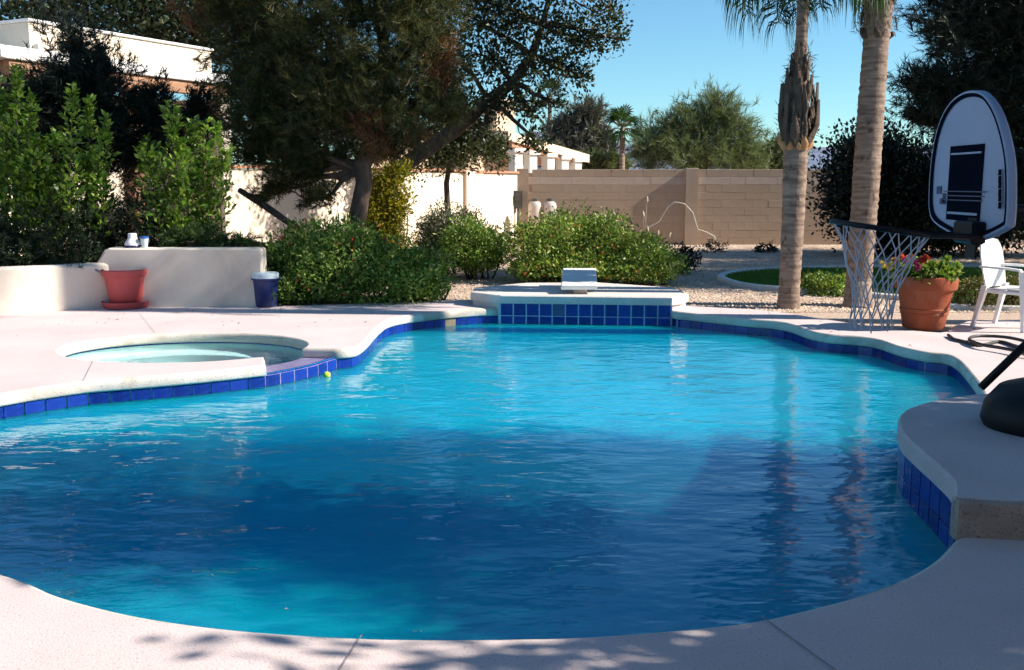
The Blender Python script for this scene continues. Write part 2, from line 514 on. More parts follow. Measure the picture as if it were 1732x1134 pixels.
L_SAGE = leafmat('sage_leaf', [(0.0, (0.05, 0.065, 0.035)), (1.0, (0.15, 0.16, 0.10))], 0.25)
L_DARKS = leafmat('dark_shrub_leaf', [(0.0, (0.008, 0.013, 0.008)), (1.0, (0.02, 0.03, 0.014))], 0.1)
L_PALO = leafmat('palo_verde_twig_hazed', [(0.0, (0.07, 0.10, 0.045)), (1.0, (0.20, 0.23, 0.11))], 0.35)  # paler tone carries distance haze in the colour
L_FARG = leafmat('far_grey_leaf_hazed', [(0.0, (0.06, 0.07, 0.06)), (1.0, (0.19, 0.175, 0.155))], 0.25)  # leaf colour lightened to stand in for distance haze
L_PALM = leafmat('palm_leaflet', [(0.0, (0.018, 0.04, 0.016)), (1.0, (0.05, 0.10, 0.03))], 0.3)
L_GRASS = leafmat('grass_blade', [(0.0, (0.05, 0.13, 0.015)), (1.0, (0.14, 0.27, 0.035))], 0.3)
L_FLOWR = leafmat('red_flower', [(0.0, (0.45, 0.03, 0.03)), (1.0, (0.65, 0.12, 0.05))], 0.3)
L_FLOWO = leafmat('orange_flower', [(0.0, (0.50, 0.14, 0.05)), (1.0, (0.62, 0.33, 0.12))], 0.3)
L_FLOWP = leafmat('magenta_flower', [(0.0, (0.50, 0.03, 0.25)), (1.0, (0.65, 0.10, 0.38))], 0.3)
L_FLOWY = leafmat('yellow_flower', [(0.0, (0.6, 0.42, 0.03)), (1.0, (0.7, 0.5, 0.1))], 0.3)
L_STONE = leafmat('gravel_stone', [(0.0, (0.38, 0.26, 0.19)), (0.5, (0.64, 0.48, 0.37)), (1.0, (0.76, 0.64, 0.54))], 0.0, 0.9, 0.1)
L_DEBRIS = leafmat('floating_debris', [(0.0, (0.3, 0.24, 0.12)), (1.0, (0.6, 0.52, 0.4))], 0.1)

# ------------------------------------------------------------------ pool plan
LIP = 0.0
WATER = -0.19
near = [at(*p) for p in [(0, 967), (100, 1005), (200, 1032), (300, 1050), (400, 1062), (500, 1070), (620, 1076), (740, 1078), (860, 1077), (980, 1074), (1100, 1066), (1200, 1057), (1290, 1045), (1380, 1024), (1450, 1005), (1530, 975), (1580, 945), (1612, 912)]]
bench_px = [(1627, 845), (1620, 815), (1590, 785), (1555, 755), (1532, 732), (1525, 711), (1535, 695), (1560, 685), (1600, 675), (1650, 668)]
bench = [at(x, y, 0.165) for x, y in bench_px]
right = [Vector((3.45, 7.15, 0)), Vector((3.74, 7.99, 0))]
farr = [at(*p) for p in [(1608, 602), (1562, 595), (1520, 586), (1483, 574), (1449, 569), (1407, 566), (1379, 562), (1359, 556), (1336, 548), (1308, 543), (1260, 539), (1200, 533), (1142, 527)]]
farl = [at(*p) for p in [(845, 521), (800, 523), (740, 528), (689, 534), (658, 541), (643, 551), (631, 563), (619, 576), (602, 587)]]
PB = Vector((-1.63, 9.22, 0))
PA = at(450, 618)
leftp = [at(*p) for p in [(375, 626), (289, 634), (202, 641), (141, 646), (60, 657), (0, 667)]]
leftfar = [Vector((-4.25, 6.6, 0)), Vector((-4.3, 5.9, 0)), Vector((-3.95, 5.1, 0)), Vector((-3.2, 4.4, 0))]

# counter-clockwise ring: near edge (left to right), right side, far edge (right to left), left side
seg_near = crom([leftfar[-2], leftfar[-1]] + near + bench[:2])
pool_pts = leftfar[-1:] + near + bench + right + farr
ring1 = crom(pool_pts, step=0.05)
plat_front = [(1.95, 12.08), (-0.15, 12.30)]
ring2 = [(1.95 + (-0.15 - 1.95) * t, 12.08 + 0.22 * t) for t in np.linspace(0.0, 1.0, 40)]
ring3 = crom(farl + [PB], step=0.05)
arcAB = crom([farl[-1], PB, Vector((-1.80, 8.80, 0)), PA, leftp[0]], step=0.03)
iB = min(range(len(arcAB)), key=lambda i: (Vector(arcAB[i]) - PB.xy).length)
iA = min(range(len(arcAB)), key=lambda i: (Vector(arcAB[i]) - PA.xy).length)
arcAB = arcAB[iB:iA + 1]
ring5 = crom([PA] + leftp + leftfar[:], step=0.05)
POOL = ring1 + ring2 + ring3[:-1] + arcAB[:-1] + ring5[:-1]
def clean(poly, d=0.012):
    out = [poly[0]]
    for p in poly[1:]:
        if (Vector(p) - Vector(out[-1])).length > d: out.append(p)
    if (Vector(out[0]) - Vector(out[-1])).length < d: out.pop()
    return out
POOL = clean(POOL)
assert area(POOL) > 0
# the hot tub
SC, SRX, SRY = Vector((-3.12, 9.38)), 1.14, 0.86
spa = [(SC.x + SRX * math.cos(t), SC.y + SRY * math.sin(t)) for t in np.linspace(0, 2 * math.pi, 120, endpoint=False)]
iC = min(range(120), key=lambda i: (Vector(spa[i]) - Vector((-1.99, 9.27))).length)
iA2 = min(range(120), key=lambda i: (Vector(spa[i]) - Vector((-2.22, 8.85))).length)
# travelling the long way round the tub counter-clockwise from C
k = iC; longway = [spa[k]]
while k % 120 != iA2 % 120:
    k += 1; longway.append(spa[k % 120])
k = iC; shortway = [spa[k]]
while k % 120 != iA2 % 120:
    k -= 1; shortway.append(spa[k % 120])
def lerp_pts(a, b, n):
    a, b = Vector(a[:2]), Vector(b[:2])
    return [tuple(a + (b - a) * i / n) for i in range(n + 1)]
notchR = lerp_pts(PB, spa[iC], 8)
notchL = lerp_pts(spa[iA2 % 120], PA, 8)
HOLE = clean(ring1 + ring2 + ring3[:-1] + notchR[:-1] + longway[:-1] + notchL[:-1] + ring5[:-1])
assert area(HOLE) > 0

# ------------------------------------------------------------------ ground, deck, basin, water
gx = 6000
g_out = [(-gx, -200), (gx, -200), (gx, gx), (-gx, gx)]
g_hole = offset(HOLE, 0.12)
rng = np.random.default_rng(3)
v, f = fill(g_out, [clean(g_hole, 0.05)], -0.04, [(x, y) for x in range(-14, 16, 2) for y in range(14, 26, 2)])
ground = MB().add(v, f).build('ground', M_GRAVEL)
tag(ground, kind='structure')

deck_out = [(-16, -5), (14, -5), (14, 11.2)] + [tuple(at(*p).xy) for p in [(1732, 541), (1640, 543), (1614, 552), (1603, 561), (1590, 563), (1520, 558), (1460, 550), (1393, 540), (1336, 531), (1280, 524), (1165, 518)]] + \
    [(2.25, 13.0), (-0.45, 13.2), (-0.96, 13.15), (-2.2, 12.72), (-3.1, 12.45), (-5.0, 12.45), (-5.6, 12.0), (-6.6, 11.6), (-9, 11.2), (-16, 11.2)]
v, f = fill(deck_out, [clean(offset(HOLE, 0.03))], 0.0)
deck = MB().add(v, f)
# outer skirt of the slab
n = len(deck_out)
for i in range(n):
    a, b = deck_out[i], deck_out[(i + 1) % n]
    deck.add([(a[0], a[1], 0), (b[0], b[1], 0), (b[0], b[1], -0.12), (a[0], a[1], -0.12)], [(3, 2, 1, 0)])
DECK = tag(deck.build('pool_deck', M_DECK), kind='structure')

prof = [(0.03, 0.0), (0.012, -0.006), (0.002, -0.022), (0.0, -0.04), (0.0, -0.08), (0.008, -0.096), (0.03, -0.10), (0.10, -0.10)]
rows = []
for off_, z in prof:
    rows.append([(p[0], p[1], z) for p in offset(HOLE, off_)])
cope = MB().grid(rows, close=True).build('coping_edge', M_COPE, DECK, smooth=True, angle=60)

def joint(px0, px1, w=0.012, name='expansion_joint'):
    a, b = at(*px0), at(*px1)
    d = (b - a).normalized(); nrm = Vector((-d.y, d.x, 0)) * w / 2
    z = Vector((0, 0, 0.004))
    pts = [a + nrm + z, a - nrm + z, b - nrm + z, b + nrm + z, a + nrm * 0.3 + z * 1.6, a - nrm * 0.3 + z * 1.6, b - nrm * 0.3 + z * 1.6, b + nrm * 0.3 + z * 1.6]
    return MB().add(pts, [(0, 1, 5, 4), (4, 5, 6, 7), (7, 6, 2, 3)]).build(name, M_JOINT, DECK)
joint((236, 531), (262, 563)); joint((158, 611), (141, 645)); joint((612, 1077), (560, 1160)); joint((1289, 1046), (1410, 1134), 0.018)
joint((1308, 542), (1300, 526))

def bowl(x, y):
    return -1.75
BIN = offset(POOL, 0.036)
def ring_z(poly, z): return [(p[0], p[1], z) for p in poly]
b_rows = [ring_z(BIN, -0.08), ring_z(BIN, -1.1), ring_z(offset(POOL, -0.06), -1.45), ring_z(offset(POOL, -0.22), -1.66)]
basin = MB().grid(b_rows, close=True)
inner = clean(offset(POOL, -0.22), 0.03)
v, f = fill(inner, [], -1.66)
basin.add(v, f)
BASIN = tag(basin.build('pool_basin', M_PLASTER, smooth=True, angle=50), kind='structure')

# spa basin with bench
sp = lambda k, z: [(SC.x + (SRX + 0.036) * k * math.cos(t), SC.y + (SRY + 0.036) * k * math.sin(t), z) for t in np.linspace(0, 2 * math.pi, 96, endpoint=False)]
spab = MB().grid([sp(1, -0.105), sp(1, -0.14), sp(1.0, -0.5), sp(0.62, -0.5), sp(0.60, -0.95)], close=True)
v, f = fill([(p[0], p[1]) for p in sp(0.60, 0)], [], -0.95); spab.add(v, f)
SPA = tag(spab.build('spa_basin', M_SPAPL, smooth=True, angle=40), kind='structure')
spal = MB().grid([[(p[0], p[1], z) for p in longway] for z in (-0.092, -0.125)]) if False else MB().grid([[(p[0], p[1], z) for p in offset(longway, 0.024, False)] for z in (-0.095, -0.135)])
spal.build('waterline_tile_band', M_TILE, SPA)

# spillway ledge between tub and pool
ledge_poly = [tuple(p) for p in offset(arcAB, 0.024, False)] + [tuple(p) for p in reversed(shortway)]
if area(ledge_poly) < 0: ledge_poly.reverse()
lp = MB().prism(clean(ledge_poly), -0.6, -0.094)
LEDGE = tag(lp.build('spillway_ledge', mat('spill_tile', (0.30, 0.26, 0.42), (0.20, 0.18, 0.34), 14, 0.3, 0.5)), kind='structure')
# a joined grout strip behind every waterline tile, then the tiles one by one
GR = MB()
TW = 0.1545

def tile_mesh(w, h, name='tile'):
    b = MB().box((0, 0, 0), (w, 0.012, h), bev=0.003)
    me = bpy.data.meshes.new(name); me.from_pydata(b.v, [], b.f); me.materials.append(M_TILE); me.update()
    return me
TM = tile_mesh(0.1455, 0.146)
TM_H = tile_mesh(0.148, 0.104)
TM_T = tile_mesh(0.072, 0.044)
TM_F = tile_mesh(0.148, 0.148); TM_F.materials[0] = M_TILEG

def tile_row(path, z_top, parent, h=0.148, mesh=None, inset=0.026, skip=(), odd=None, step=TW):
    ln_ = sum((Vector(q[:2]) - Vector(p[:2])).length for p, q in zip(path, path[1:]))
    pts = resample([p[:2] for p in path], ln_ / max(1, round(ln_ / step)) - 1e-5)
    for i in range(len(pts) - 1):
        if i in skip: continue
        a, b = pts[i], pts[i + 1]
        d = (b - a).normalized()
        nrm = Vector((d.y, -d.x))     # outward for a counter-clockwise ring
        c = (a + b) / 2 + nrm * inset
        me = (odd or {}).get(i, mesh or TM)
        o = link('tile', me, parent)
        off = WLOC.get(parent.name, Vector())
        o.location = (c.x - off.x, c.y - off.y, z_top - h / 2 - off.z)
        o.rotation_euler = (0, 0, math.atan2(d.y, d.x))

def sub(poly, p0, p1):
    i = min(range(len(poly)), key=lambda k: (Vector(poly[k]) - Vector(p0[:2])).length)
    j = min(range(len(poly)), key=lambda k: (Vector(poly[k]) - Vector(p1[:2])).length)
    return poly[i:j + 1] if i <= j else poly[i:] + poly[:j + 1]
gb = MB().grid([ring_z(offset(POOL, 0.034), -0.098), ring_z(offset(POOL, 0.034), -0.255)], close=True)
gb.build('grout_band', M_GROUT, BASIN)
side_r = sub(POOL, right[0], plat_front[0])
tile_row(side_r, -0.102, BASIN)
side_l = sub(POOL, plat_front[1], PB)
tile_row(side_l, -0.102, BASIN, skip=(4,))
tile_row(arcAB, -0.096, BASIN)
tile_row(sub(POOL, PA, leftfar[0]), -0.102, BASIN)
# flat trim tiles on the spillway rim
pts = resample(offset(arcAB, 0.05, False), 0.0775)
for i in range(len(pts) - 1):
    a, b = pts[i], pts[i + 1]; d = (b - a).normalized()
    o = link('trim_tile', TM_T, BASIN, ((a.x + b.x) / 2, (a.y + b.y) / 2, -0.088)); o.rotation_euler = (math.pi / 2, 0, math.atan2(d.y, d.x))
# skimmer mouth in the tile line
pts = resample([p[:2] for p in side_l], TW)
a, b = pts[4], pts[5]; d = (b - a).normalized(); nrm = Vector((d.y, -d.x))
c = (a + b) / 2 + nrm * 0.05
MB().box((c.x, c.y, -0.176), (0.15, 0.05, 0.148), math.atan2(d.y, d.x), 0.004).build('skimmer_mouth', mat('skimmer_tan', (0.26, 0.22, 0.15), (0.18, 0.15, 0.10), 10, 0.7), BASIN)

# water bodies: closed volumes a little larger than the basins that hold them
def water(name, poly, ztop, zbot, m, kind='structure'):
    w = MB()
    v, f = fill(poly, [], ztop); w.add(v, f)
    v2, f2 = fill(poly, [], zbot); w.add(v2, [tuple(reversed(q)) for q in f2])
    n = len(poly)
    w.add(ring_z(poly, zbot) + ring_z(poly, ztop), [(i, (i + 1) % n, (i + 1) % n + n, i + n) for i in range(n)])
    o = w.build(name, m, smooth=True)
    o.cycles.is_caustics_caster = True
    return tag(o, kind=kind)
WAT = water('pool_water', clean(offset(POOL, 0.05)), WATER, -1.72, M_WATER)
SPW = water('spa_water', [(p[0], p[1]) for p in sp(1.015, 0)][::2], -0.108, -1.0, M_SPAW)
BASIN.cycles.is_caustics_receiver = True
SPA.cycles.is_caustics_receiver = True
LEDGE.cycles.is_caustics_receiver = True
#@@NEXT
# ------------------------------------------------------------------ diving platform (raised) and board
pf = [(2.22, 12.45), (2.10, 12.2), (1.95, 12.06)] + [(1.95 - 2.10 * t, 12.06 + 0.22 * t) for t in (0.2, 0.4, 0.6, 0.8)] + [(-0.15, 12.28), (-0.30, 12.40), (-0.53, 12.63), (-0.5, 13.2), (0.2, 13.85), (1.2, 13.9), (2.15, 13.2)]
pf = list(reversed(pf))
if area(pf) < 0: pf.reverse()
PLAT = thing('diving_platform', 'raised pale concrete platform with two rows of cobalt tiles under the diving board', 'platform', (0.9, 12.9, 0))
p = MB()
p.prism(offset(pf, 0.0), 0.065, 0.165, 0.012)
pi = offset(pf, -0.03)
p.prism(pi, -0.30, 0.066)
v, f = fill(pf, [], 0.065); p.add(v, [tuple(reversed(q)) for q in f])
p.build('platform_slab', M_PLAT, PLAT)
front = [(-0.145 + 2.09 * t, 12.285 - 0.22 * t) for t in np.linspace(0, 1, 60)]
front = [(x, y + 0.012) for x, y in front]
gp = [(-0.17, 12.296), (1.96, 12.076)]
MB().add([(gp[0][0], gp[0][1], 0.064), (gp[1][0], gp[1][1], 0.064), (gp[1][0], gp[1][1], -0.27), (gp[0][0], gp[0][1], -0.27)], [(3, 2, 1, 0)]).build('grout_band', M_GROUT, PLAT)
stp = 2.10 / 13.2
fr = list(reversed(front))      # travelling right to left, as the ring does
tile_row(fr, 0.060, PLAT, inset=0.0, step=stp, odd={8: TM_F})
tile_row(fr, -0.095, PLAT, inset=0.0, step=stp)

DB = thing('diving_board', 'white diving board on short stand over the tiled pool edge', 'diving board', (0.78, 13.2, 0.165))
bd = MB()
bc = 0.80; hw = 0.235
sec = [(12.36, 0.275, 0.0), (12.40, 0.283, 0.0), (12.9, 0.338, 0.0), (13.42, 0.396, 0), (13.48, 0.400, 0)]
rows_t = []
for y, z, _ in sec:
    bc = 0.84 + (y - 12.4) * 0.068; hw = 0.226
    rows_t.append([(bc - hw, y, z - 0.012), (bc - hw + 0.012, y, z), (bc + hw - 0.012, y, z), (bc + hw, y, z - 0.012), (bc + hw, y, z - 0.04), (bc + hw - 0.01, y, z - 0.05), (bc - hw + 0.01, y, z - 0.05), (bc - hw, y, z - 0.04)])
bd.grid(rows_t, close=True)
bd.add(rows_t[0], [tuple(range(7, -1, -1))]); bd.add(rows_t[-1], [tuple(range(8))])
bd.build('board', M_BOARDW, DB)
MB().box((0.86, 12.66, 0.21), (0.17, 0.36, 0.10), 0, 0.01).build('front_stand', M_PLAT, DB)
MB().box((0.91, 13.3, 0.25), (0.36, 0.16, 0.19), 0, 0.01).build('rear_stand', M_PLAT, DB)

# ------------------------------------------------------------------ raised ledge on the right
bl = crom([Vector((1.985, 4.27, 0))] + bench[1:], step=0.06)
bl = [p for p in bl]
lo = bl + [(3.6, 6.55), (7.5, 6.6), (7.5, 4.0), (2.55, 4.17), (2.1, 4.235)]
if area(lo) < 0: lo.reverse()
lo = clean(lo, 0.02)
RL = thing('raised_ledge', 'raised coated concrete ledge with blue tiles beneath the basketball hoop', 'ledge', (3.5, 5.3, 0))
p = MB()
p.prism(offset(lo, 0.02), 0.06, 0.165, 0.014)
v, f = fill(offset(lo, 0.02), [], 0.06); p.add(v, [tuple(reversed(q)) for q in f])
p.build('ledge_top', M_DECK, RL)
MB().prism(offset(lo, -0.012), -0.30, 0.061).build('ledge_body', M_LEDGE, RL)
tile_row(bl, 0.056, RL, inset=0.0)
tile_row(bl, -0.098, RL, inset=0.0)
MB().grid([ring_z(offset(bl, 0.008, False), 0.06), ring_z(offset(bl, 0.008, False), -0.26)]).build('grout_band', M_GROUT, RL)
# rough end face of the ledge toward the deck
MB().prism([(1.958, 4.20), (2.1, 4.172), (2.55, 4.105), (7.4, 3.935), (7.4, 4.05), (2.55, 4.20), (1.965, 4.285)], -0.02, 0.16, 0.008).build('end_face', M_LEDGE, RL)

# ------------------------------------------------------------------ planter walls at left
pl_low = [(-12, 10.9), (-7.5, 11.3), (-6.4, 11.55), (-5.75, 11.85), (-5.25, 12.25), (-5.0, 12.42)]
pl_c = crom(pl_low, step=0.15)
PW = thing('planter_wall', 'low curved cream stucco planter wall with a taller straight section', 'planter wall', (-5.3, 12.2, 0))
p = MB()
rows_p = []
th = 0.22
inner_c = offset(pl_c, -th, False)
zt = 0.555
for off_, z in ((0.0, -0.1), (0.0, zt - 0.03), (-0.03, zt), (-th + 0.03, zt), (-th, zt - 0.03), (-th, -0.1)):
    rows_p.append([(q[0], q[1], z) for q in offset(pl_c, off_, False)])
p.grid(rows_p).build('curved_section', M_STUCCO, PW, smooth=True, angle=40)
# taller section: face seen from the pool, slanted left end
zt2 = aty(300, 420, 12.42).z
xl0, xl1, xr = -5.22, -5.02, aty(444, 460, 12.42).x
yf, yb = 12.40, 12.66
prof2 = [(xl0, -0.1), (xr, -0.1), (xr, zt2 - 0.04), (xr - 0.012, zt2 - 0.012), (xr - 0.04, zt2), (xl1, zt2), (xl1 - 0.06, zt2 - 0.03), (xl1 - 0.11, zt2 - 0.11), (xl0, 0.50)]
def extrude_y(mb, prof, y0, y1, bev=0.02):
    n = len(prof)
    cx_ = sum(q[0] for q in prof) / n; cz_ = sum(q[1] for q in prof) / n
    def shr(q, b):
        return (q[0] + (b if q[0] < cx_ else -b), q[1] + (b if q[1] < cz_ else -b))
    rr = [[(shr(q, bev)[0], y0, shr(q, bev)[1]) for q in prof], [(q[0], y0 + bev, q[1]) for q in prof], [(q[0], y1 - bev, q[1]) for q in prof], [(shr(q, bev)[0], y1, shr(q, bev)[1]) for q in prof]]
    mb.grid(rr, close=True)
    mb.add(rr[0], [tuple(range(n))]); mb.add(rr[-1], [tuple(reversed(range(n)))])
    return mb
extrude_y(MB(), prof2, yf, yb, 0.02).build('tall_section', M_STUCCO, PW, recalc=True)
MB().prism([(-12, 11.1), (-7.5, 11.5), (-6.3, 11.8), (-5.2, 12.6), (-5.0, 12.62), (xr - 0.02, 12.62), (xr - 0.02, 14.6), (-12, 14.6)], -0.1, 0.48).build('soil_bed', M_SOIL, PW)
MB().box(((xr - 5.05) / 2, 13.5, 0.6), (xr + 5.05 - 0.1, 1.7, 0.2)).build('raised_soil', M_SOIL, PW)

# ------------------------------------------------------------------ house behind the planter
P0, P1 = Vector((-7.72, 15.8)), Vector((-5.6, 20.0))
HD = (P1 - P0).normalized(); HN = Vector((HD.y, -HD.x))     # HN points right, to the sunny side
HS = thing('house', 'flat roofed cream stucco house with brown patio beam behind the planter', 'house', (-8, 18, 0))
def strip(mb, a, b, z0, z1, out0, out1):
    """bar along the eaves line a->b (distances along it), thickness between out0 and out1"""
    c = P0 + HD * (a + b) / 2 + HN * (out0 + out1) / 2
    return mb.box((c.x, c.y, (z0 + z1) / 2), (b - a, abs(out1 - out0), z1 - z0), math.atan2(HD.y, HD.x), 0.012)
L = (P1 - P0).length
strip(MB(), -0.05, L, 3.19, 3.42, -0.12, 0.02).build('beam', M_BEAM, HS)
strip(MB(), -0.12, L + 0.06, 3.423, 3.62, -6.2, 0.08).build('roof_slab', M_TRIM, HS)
strip(MB(), 0.55, L - 0.1, 3.622, 4.08, -6.0, -0.25).build('parapet', M_HOUSE, HS)
strip(MB(), 0.52, L - 0.07, 4.081, 4.13, -6.0, -0.21).build('parapet_cap', M_TRIM, HS)
strip(MB(), 0.6, L - 0.5, 3.624, 3.74, -0.24, -0.12).build('cornice', M_HOUSE, HS)
# camera-facing side of the roof
MB().box((-11.2, 15.72, 3.52), (7.0, 0.5, 0.19), 0, 0.012).build('roof_edge', M_TRIM, HS)
MB().box((-11.3, 15.92, 3.30), (6.9, 0.14, 0.225), 0, 0.01).build('beam', M_BEAM, HS)
# walls and posts under the roof
def wall_strip(name, a, b, z0, z1, o0, o1, m): return strip(MB(), a, b, z0, z1, o0, o1).build(name, m, HS)
wall_strip('wall', 0.3, L + 0.4, -0.04, 3.19, -1.75, -1.55, M_HOUSE)
WIN = wall_strip('window', 0.9, 2.1, 0.9, 2.2, -1.54, -1.52, M_DARKGLASS)
for (a_, b_, z0_, z1_) in ((0.84, 0.9, 0.84, 2.26), (2.1, 2.16, 0.84, 2.26), (0.9, 2.1, 0.84, 0.9), (0.9, 2.1, 2.2, 2.26)):
    strip(MB(), a_, b_, z0_, z1_, -1.545, -1.49).build('frame', M_WOODD, WIN)
MB().box((-11.5, 16.6, 1.57), (6.4, 0.2, 3.22)).build('wall', M_HOUSE, HS)
wall_strip('end_wall', L - 0.02, L + 0.16, -0.04, 3.188, -6.0, -0.3, M_HOUSE)
for a in (2.35, L - 0.12):
    c = P0 + HD * a + HN * -0.06
    MB().box((c.x, c.y, 1.57), (0.26, 0.26, 3.23), math.atan2(HD.y, HD.x), 0.012).build('post', M_HOUSE if a > 3 else M_BEAM, HS)

# ------------------------------------------------------------------ stucco garden wall with brick cap
W0, W1, W2 = Vector((-5.1, 17.6)), Vector((-1.1, 23.5)), Vector((0.10, 25.95))
SW = thing('stucco_wall', 'sunlit cream stucco garden wall with brick cap behind the pine', 'wall', (-2.4, 21.5, -0.04))
BRM = bpy.data.meshes.new('cap_brick')
_b = MB().box((0, 0, 0), (0.095, 0.30, 0.06), 0, 0.006); BRM.from_pydata(_b.v, [], _b.f); BRM.materials.append(M_BRICKC)
for (a, b, zt_) in ((W0, W1, 1.86), (W1, W2, 1.84)):
    d = (b - a); ln = d.length; d.normalize(); ang = math.atan2(d.y, d.x); c = (a + b) / 2
    MB().box((c.x, c.y, (zt_ - 0.1) / 2 - 0.02), (ln, 0.2, zt_ - 0.02), ang, 0.01).build('wall_panel', M_WALLST, SW)
    nb = int(ln / 0.105)
    for i in range(nb):
        q = a + d * ((i + 0.5) * ln / nb)
        o = link('cap_brick', BRM, SW, (q.x + 2.4, q.y - 21.5, zt_ - 0.035 + 0.04)); o.rotation_euler = (0, 0, ang)
MB().box((W1.x, W1.y, 0.9), (0.34, 0.34, 1.86), math.atan2((W2 - W0).y, (W2 - W0).x), 0.012).build('pilaster', M_WALLST, SW)

# ------------------------------------------------------------------ slump block wall across the back
BY = 26.0
BW = thing('block_wall', 'tan slump block boundary wall with pilasters across the back of the yard', 'wall', (6, BY, -0.06))
MB().box((8.2, BY + 0.004, 0.87), (17.0, 0.198, 1.86), 0).build('mortar_core', M_MORTAR, BW)
def block_mesh(w, h, m, nm):
    r_ = random.Random(hash(nm) % 97)
    b = MB().box((0, 0, 0), (w, 0.20, h), 0, 0.006)
    me = bpy.data.meshes.new(nm); me.from_pydata(b.v, [], b.f); me.materials.append(m); me.update(); return me
BM1 = block_mesh(0.401, 0.1905, M_BLOCK, 'block'); BM2 = block_mesh(0.401, 0.1905, M_BLOCKT, 'block_pale'); BMH = block_mesh(0.19, 0.186, M_BLOCK, 'block_half')
nb = 0
for c in range(10):
    z = -0.06 + 0.0975 + 0.195 * c
    for k_ in range(30):
        x = 0.52 + 0.407 * k_ + (0.2035 if c % 2 else 0)
        if nb >= 300: break
        o = link('block', BM2 if c == 8 else BM1, BW, (x - 6 + random.uniform(-.003, .003), random.uniform(-0.002, 0.002), z + 0.06)); nb += 1
for x in (0.27, 4.62):
    MB().box((x, BY - 0.06, 0.94), (0.32 if x > 1 else 0.30, 0.30, 1.96 if x > 1 else 1.94), 0, 0.012).build('pilaster', M_PIL, BW)
MB().box((15, BY - 0.0, 0.9), (4.8, 0.2, 1.92), 0, 0.01).build('far_run', M_BLOCKT, BW)

# meter box, tanks and hose by the wall
EM = thing('meter_box', 'small dark grey utility box on the wall in the corner', 'utility box', (0.16, 25.6, 1.0))
q = aty(876, 338, 25.62)
CASE = MB().box((q.x, 25.66, q.z), (0.22, 0.14, 0.46), 0, 0.015).build('case', M_METER, EM)
MB().box((q.x, 25.575, q.z + 0.05), (0.14, 0.04, 0.16), 0, 0.01).build('cover', M_METER, CASE)
MB().tube([(q.x, 25.66, q.z - 0.2), (q.x, 25.66, -0.1)], 0.025, 8).build('conduit', M_METER, EM)
for i, (px, lab) in enumerate(((905, 'left one of two pale round topped tanks against the block wall'), (930, 'right one of two pale round topped tanks, nearer the shrub top'))):
    q = aty(px, 338, 25.2)
    T = thing('propane_tank', lab, 'tank', (q.x, 25.2, -0.04), 'tanks by the block wall')
    r0 = 0.17; zt_ = aty(px, 340, 25.2).z
    cyl = MB().lathe([(0.12, -0.04), (0.12, 0.02), (r0, 0.06), (r0, zt_ - 0.14), (r0 * 0.92, zt_ - 0.07), (r0 * 0.65, zt_ - 0.02), (0.03, zt_)], (q.x, 25.2, 0), 20).build('cylinder', M_TANK, T, smooth=True)
    MB().box((q.x, 25.2, zt_ + 0.03), (0.08, 0.06, 0.08), 0.3, 0.01).build('valve', M_METER, cyl)
    MB().lathe([(0.085, zt_ - 0.02), (0.09, zt_ + 0.05), (0.085, zt_ + 0.05)], (q.x, 25.2, 0), 16).build('collar', M_METER, cyl)
hp = [(1080, 392), (1095, 386), (1115, 375), (1130, 350), (1142, 342), (1158, 345), (1172, 360), (1180, 388), (1195, 393), (1208, 400), (1215, 415)]
tag(MB().tube([aty(x, y, 25.0) for x, y in hp], 0.013, 6).build('garden_hose', M_WIRE, smooth=True), 'thin pale hose looping up in front of the block wall', 'hose')
# ------------------------------------------------------------------ lawn with curb
lc = [at(*p) for p in [(1226, 468), (1262, 459), (1330, 455), (1460, 452), (1700, 452)]]
lf = [at(*p) for p in [(1700, 520), (1560, 505), (1400, 492), (1320, 487), (1262, 481)]]
lawn_poly = crom([p for p in lc + [Vector((13, 17.6, 0)), Vector((13, 13.2, 0))] + lf], closed=True, step=0.3)
if area(lawn_poly) < 0: lawn_poly.reverse()
LAWN = tag(MB().prism(lawn_poly, -0.06, -0.012).build('lawn', M_LAWN), kind='structure')
crb = offset(lawn_poly, 0.12)
cb = MB()
cb.grid([ring_z(lawn_poly, -0.03), ring_z(offset(lawn_poly, 0.006), 0.022), ring_z(offset(lawn_poly, 0.03), 0.03), ring_z(offset(lawn_poly, 0.11), 0.03), ring_z(offset(lawn_poly, 0.13), 0.02), ring_z(offset(lawn_poly, 0.135), -0.06)], close=True)
tag(cb.build('lawn_curb', M_CURB), 'curved pale concrete curb edging the small lawn beside the palms', 'curb')
#@@NEXT2
# ------------------------------------------------------------------ vegetation helpers
def fast_mesh(name, V, FQ, m, parent=None, smooth=False):
    """V (n,3) world coordinates, FQ (k,4) or (k,3) index array"""
    off = WLOC.get(parent.name, Vector()) if parent is not None else Vector()
    V = np.asarray(V, np.float32) - np.array(off, np.float32)
    FQ = np.asarray(FQ, np.int32)
    k, c = FQ.shape
    me = bpy.data.meshes.new(name)
    me.vertices.add(len(V)); me.vertices.foreach_set('co', V.ravel())
    me.loops.add(k * c); me.loops.foreach_set('vertex_index', FQ.ravel())
    me.polygons.add(k); me.polygons.foreach_set('loop_start', np.arange(0, k * c, c, dtype=np.int32))
    if smooth: me.polygons.foreach_set('use_smooth', np.ones(k, bool))
    me.materials.append(m)
    me.update(calc_edges=True)
    return link(name, me, parent)

def unit(a): return a / np.maximum(np.linalg.norm(a, axis=1, keepdims=True), 1e-9)

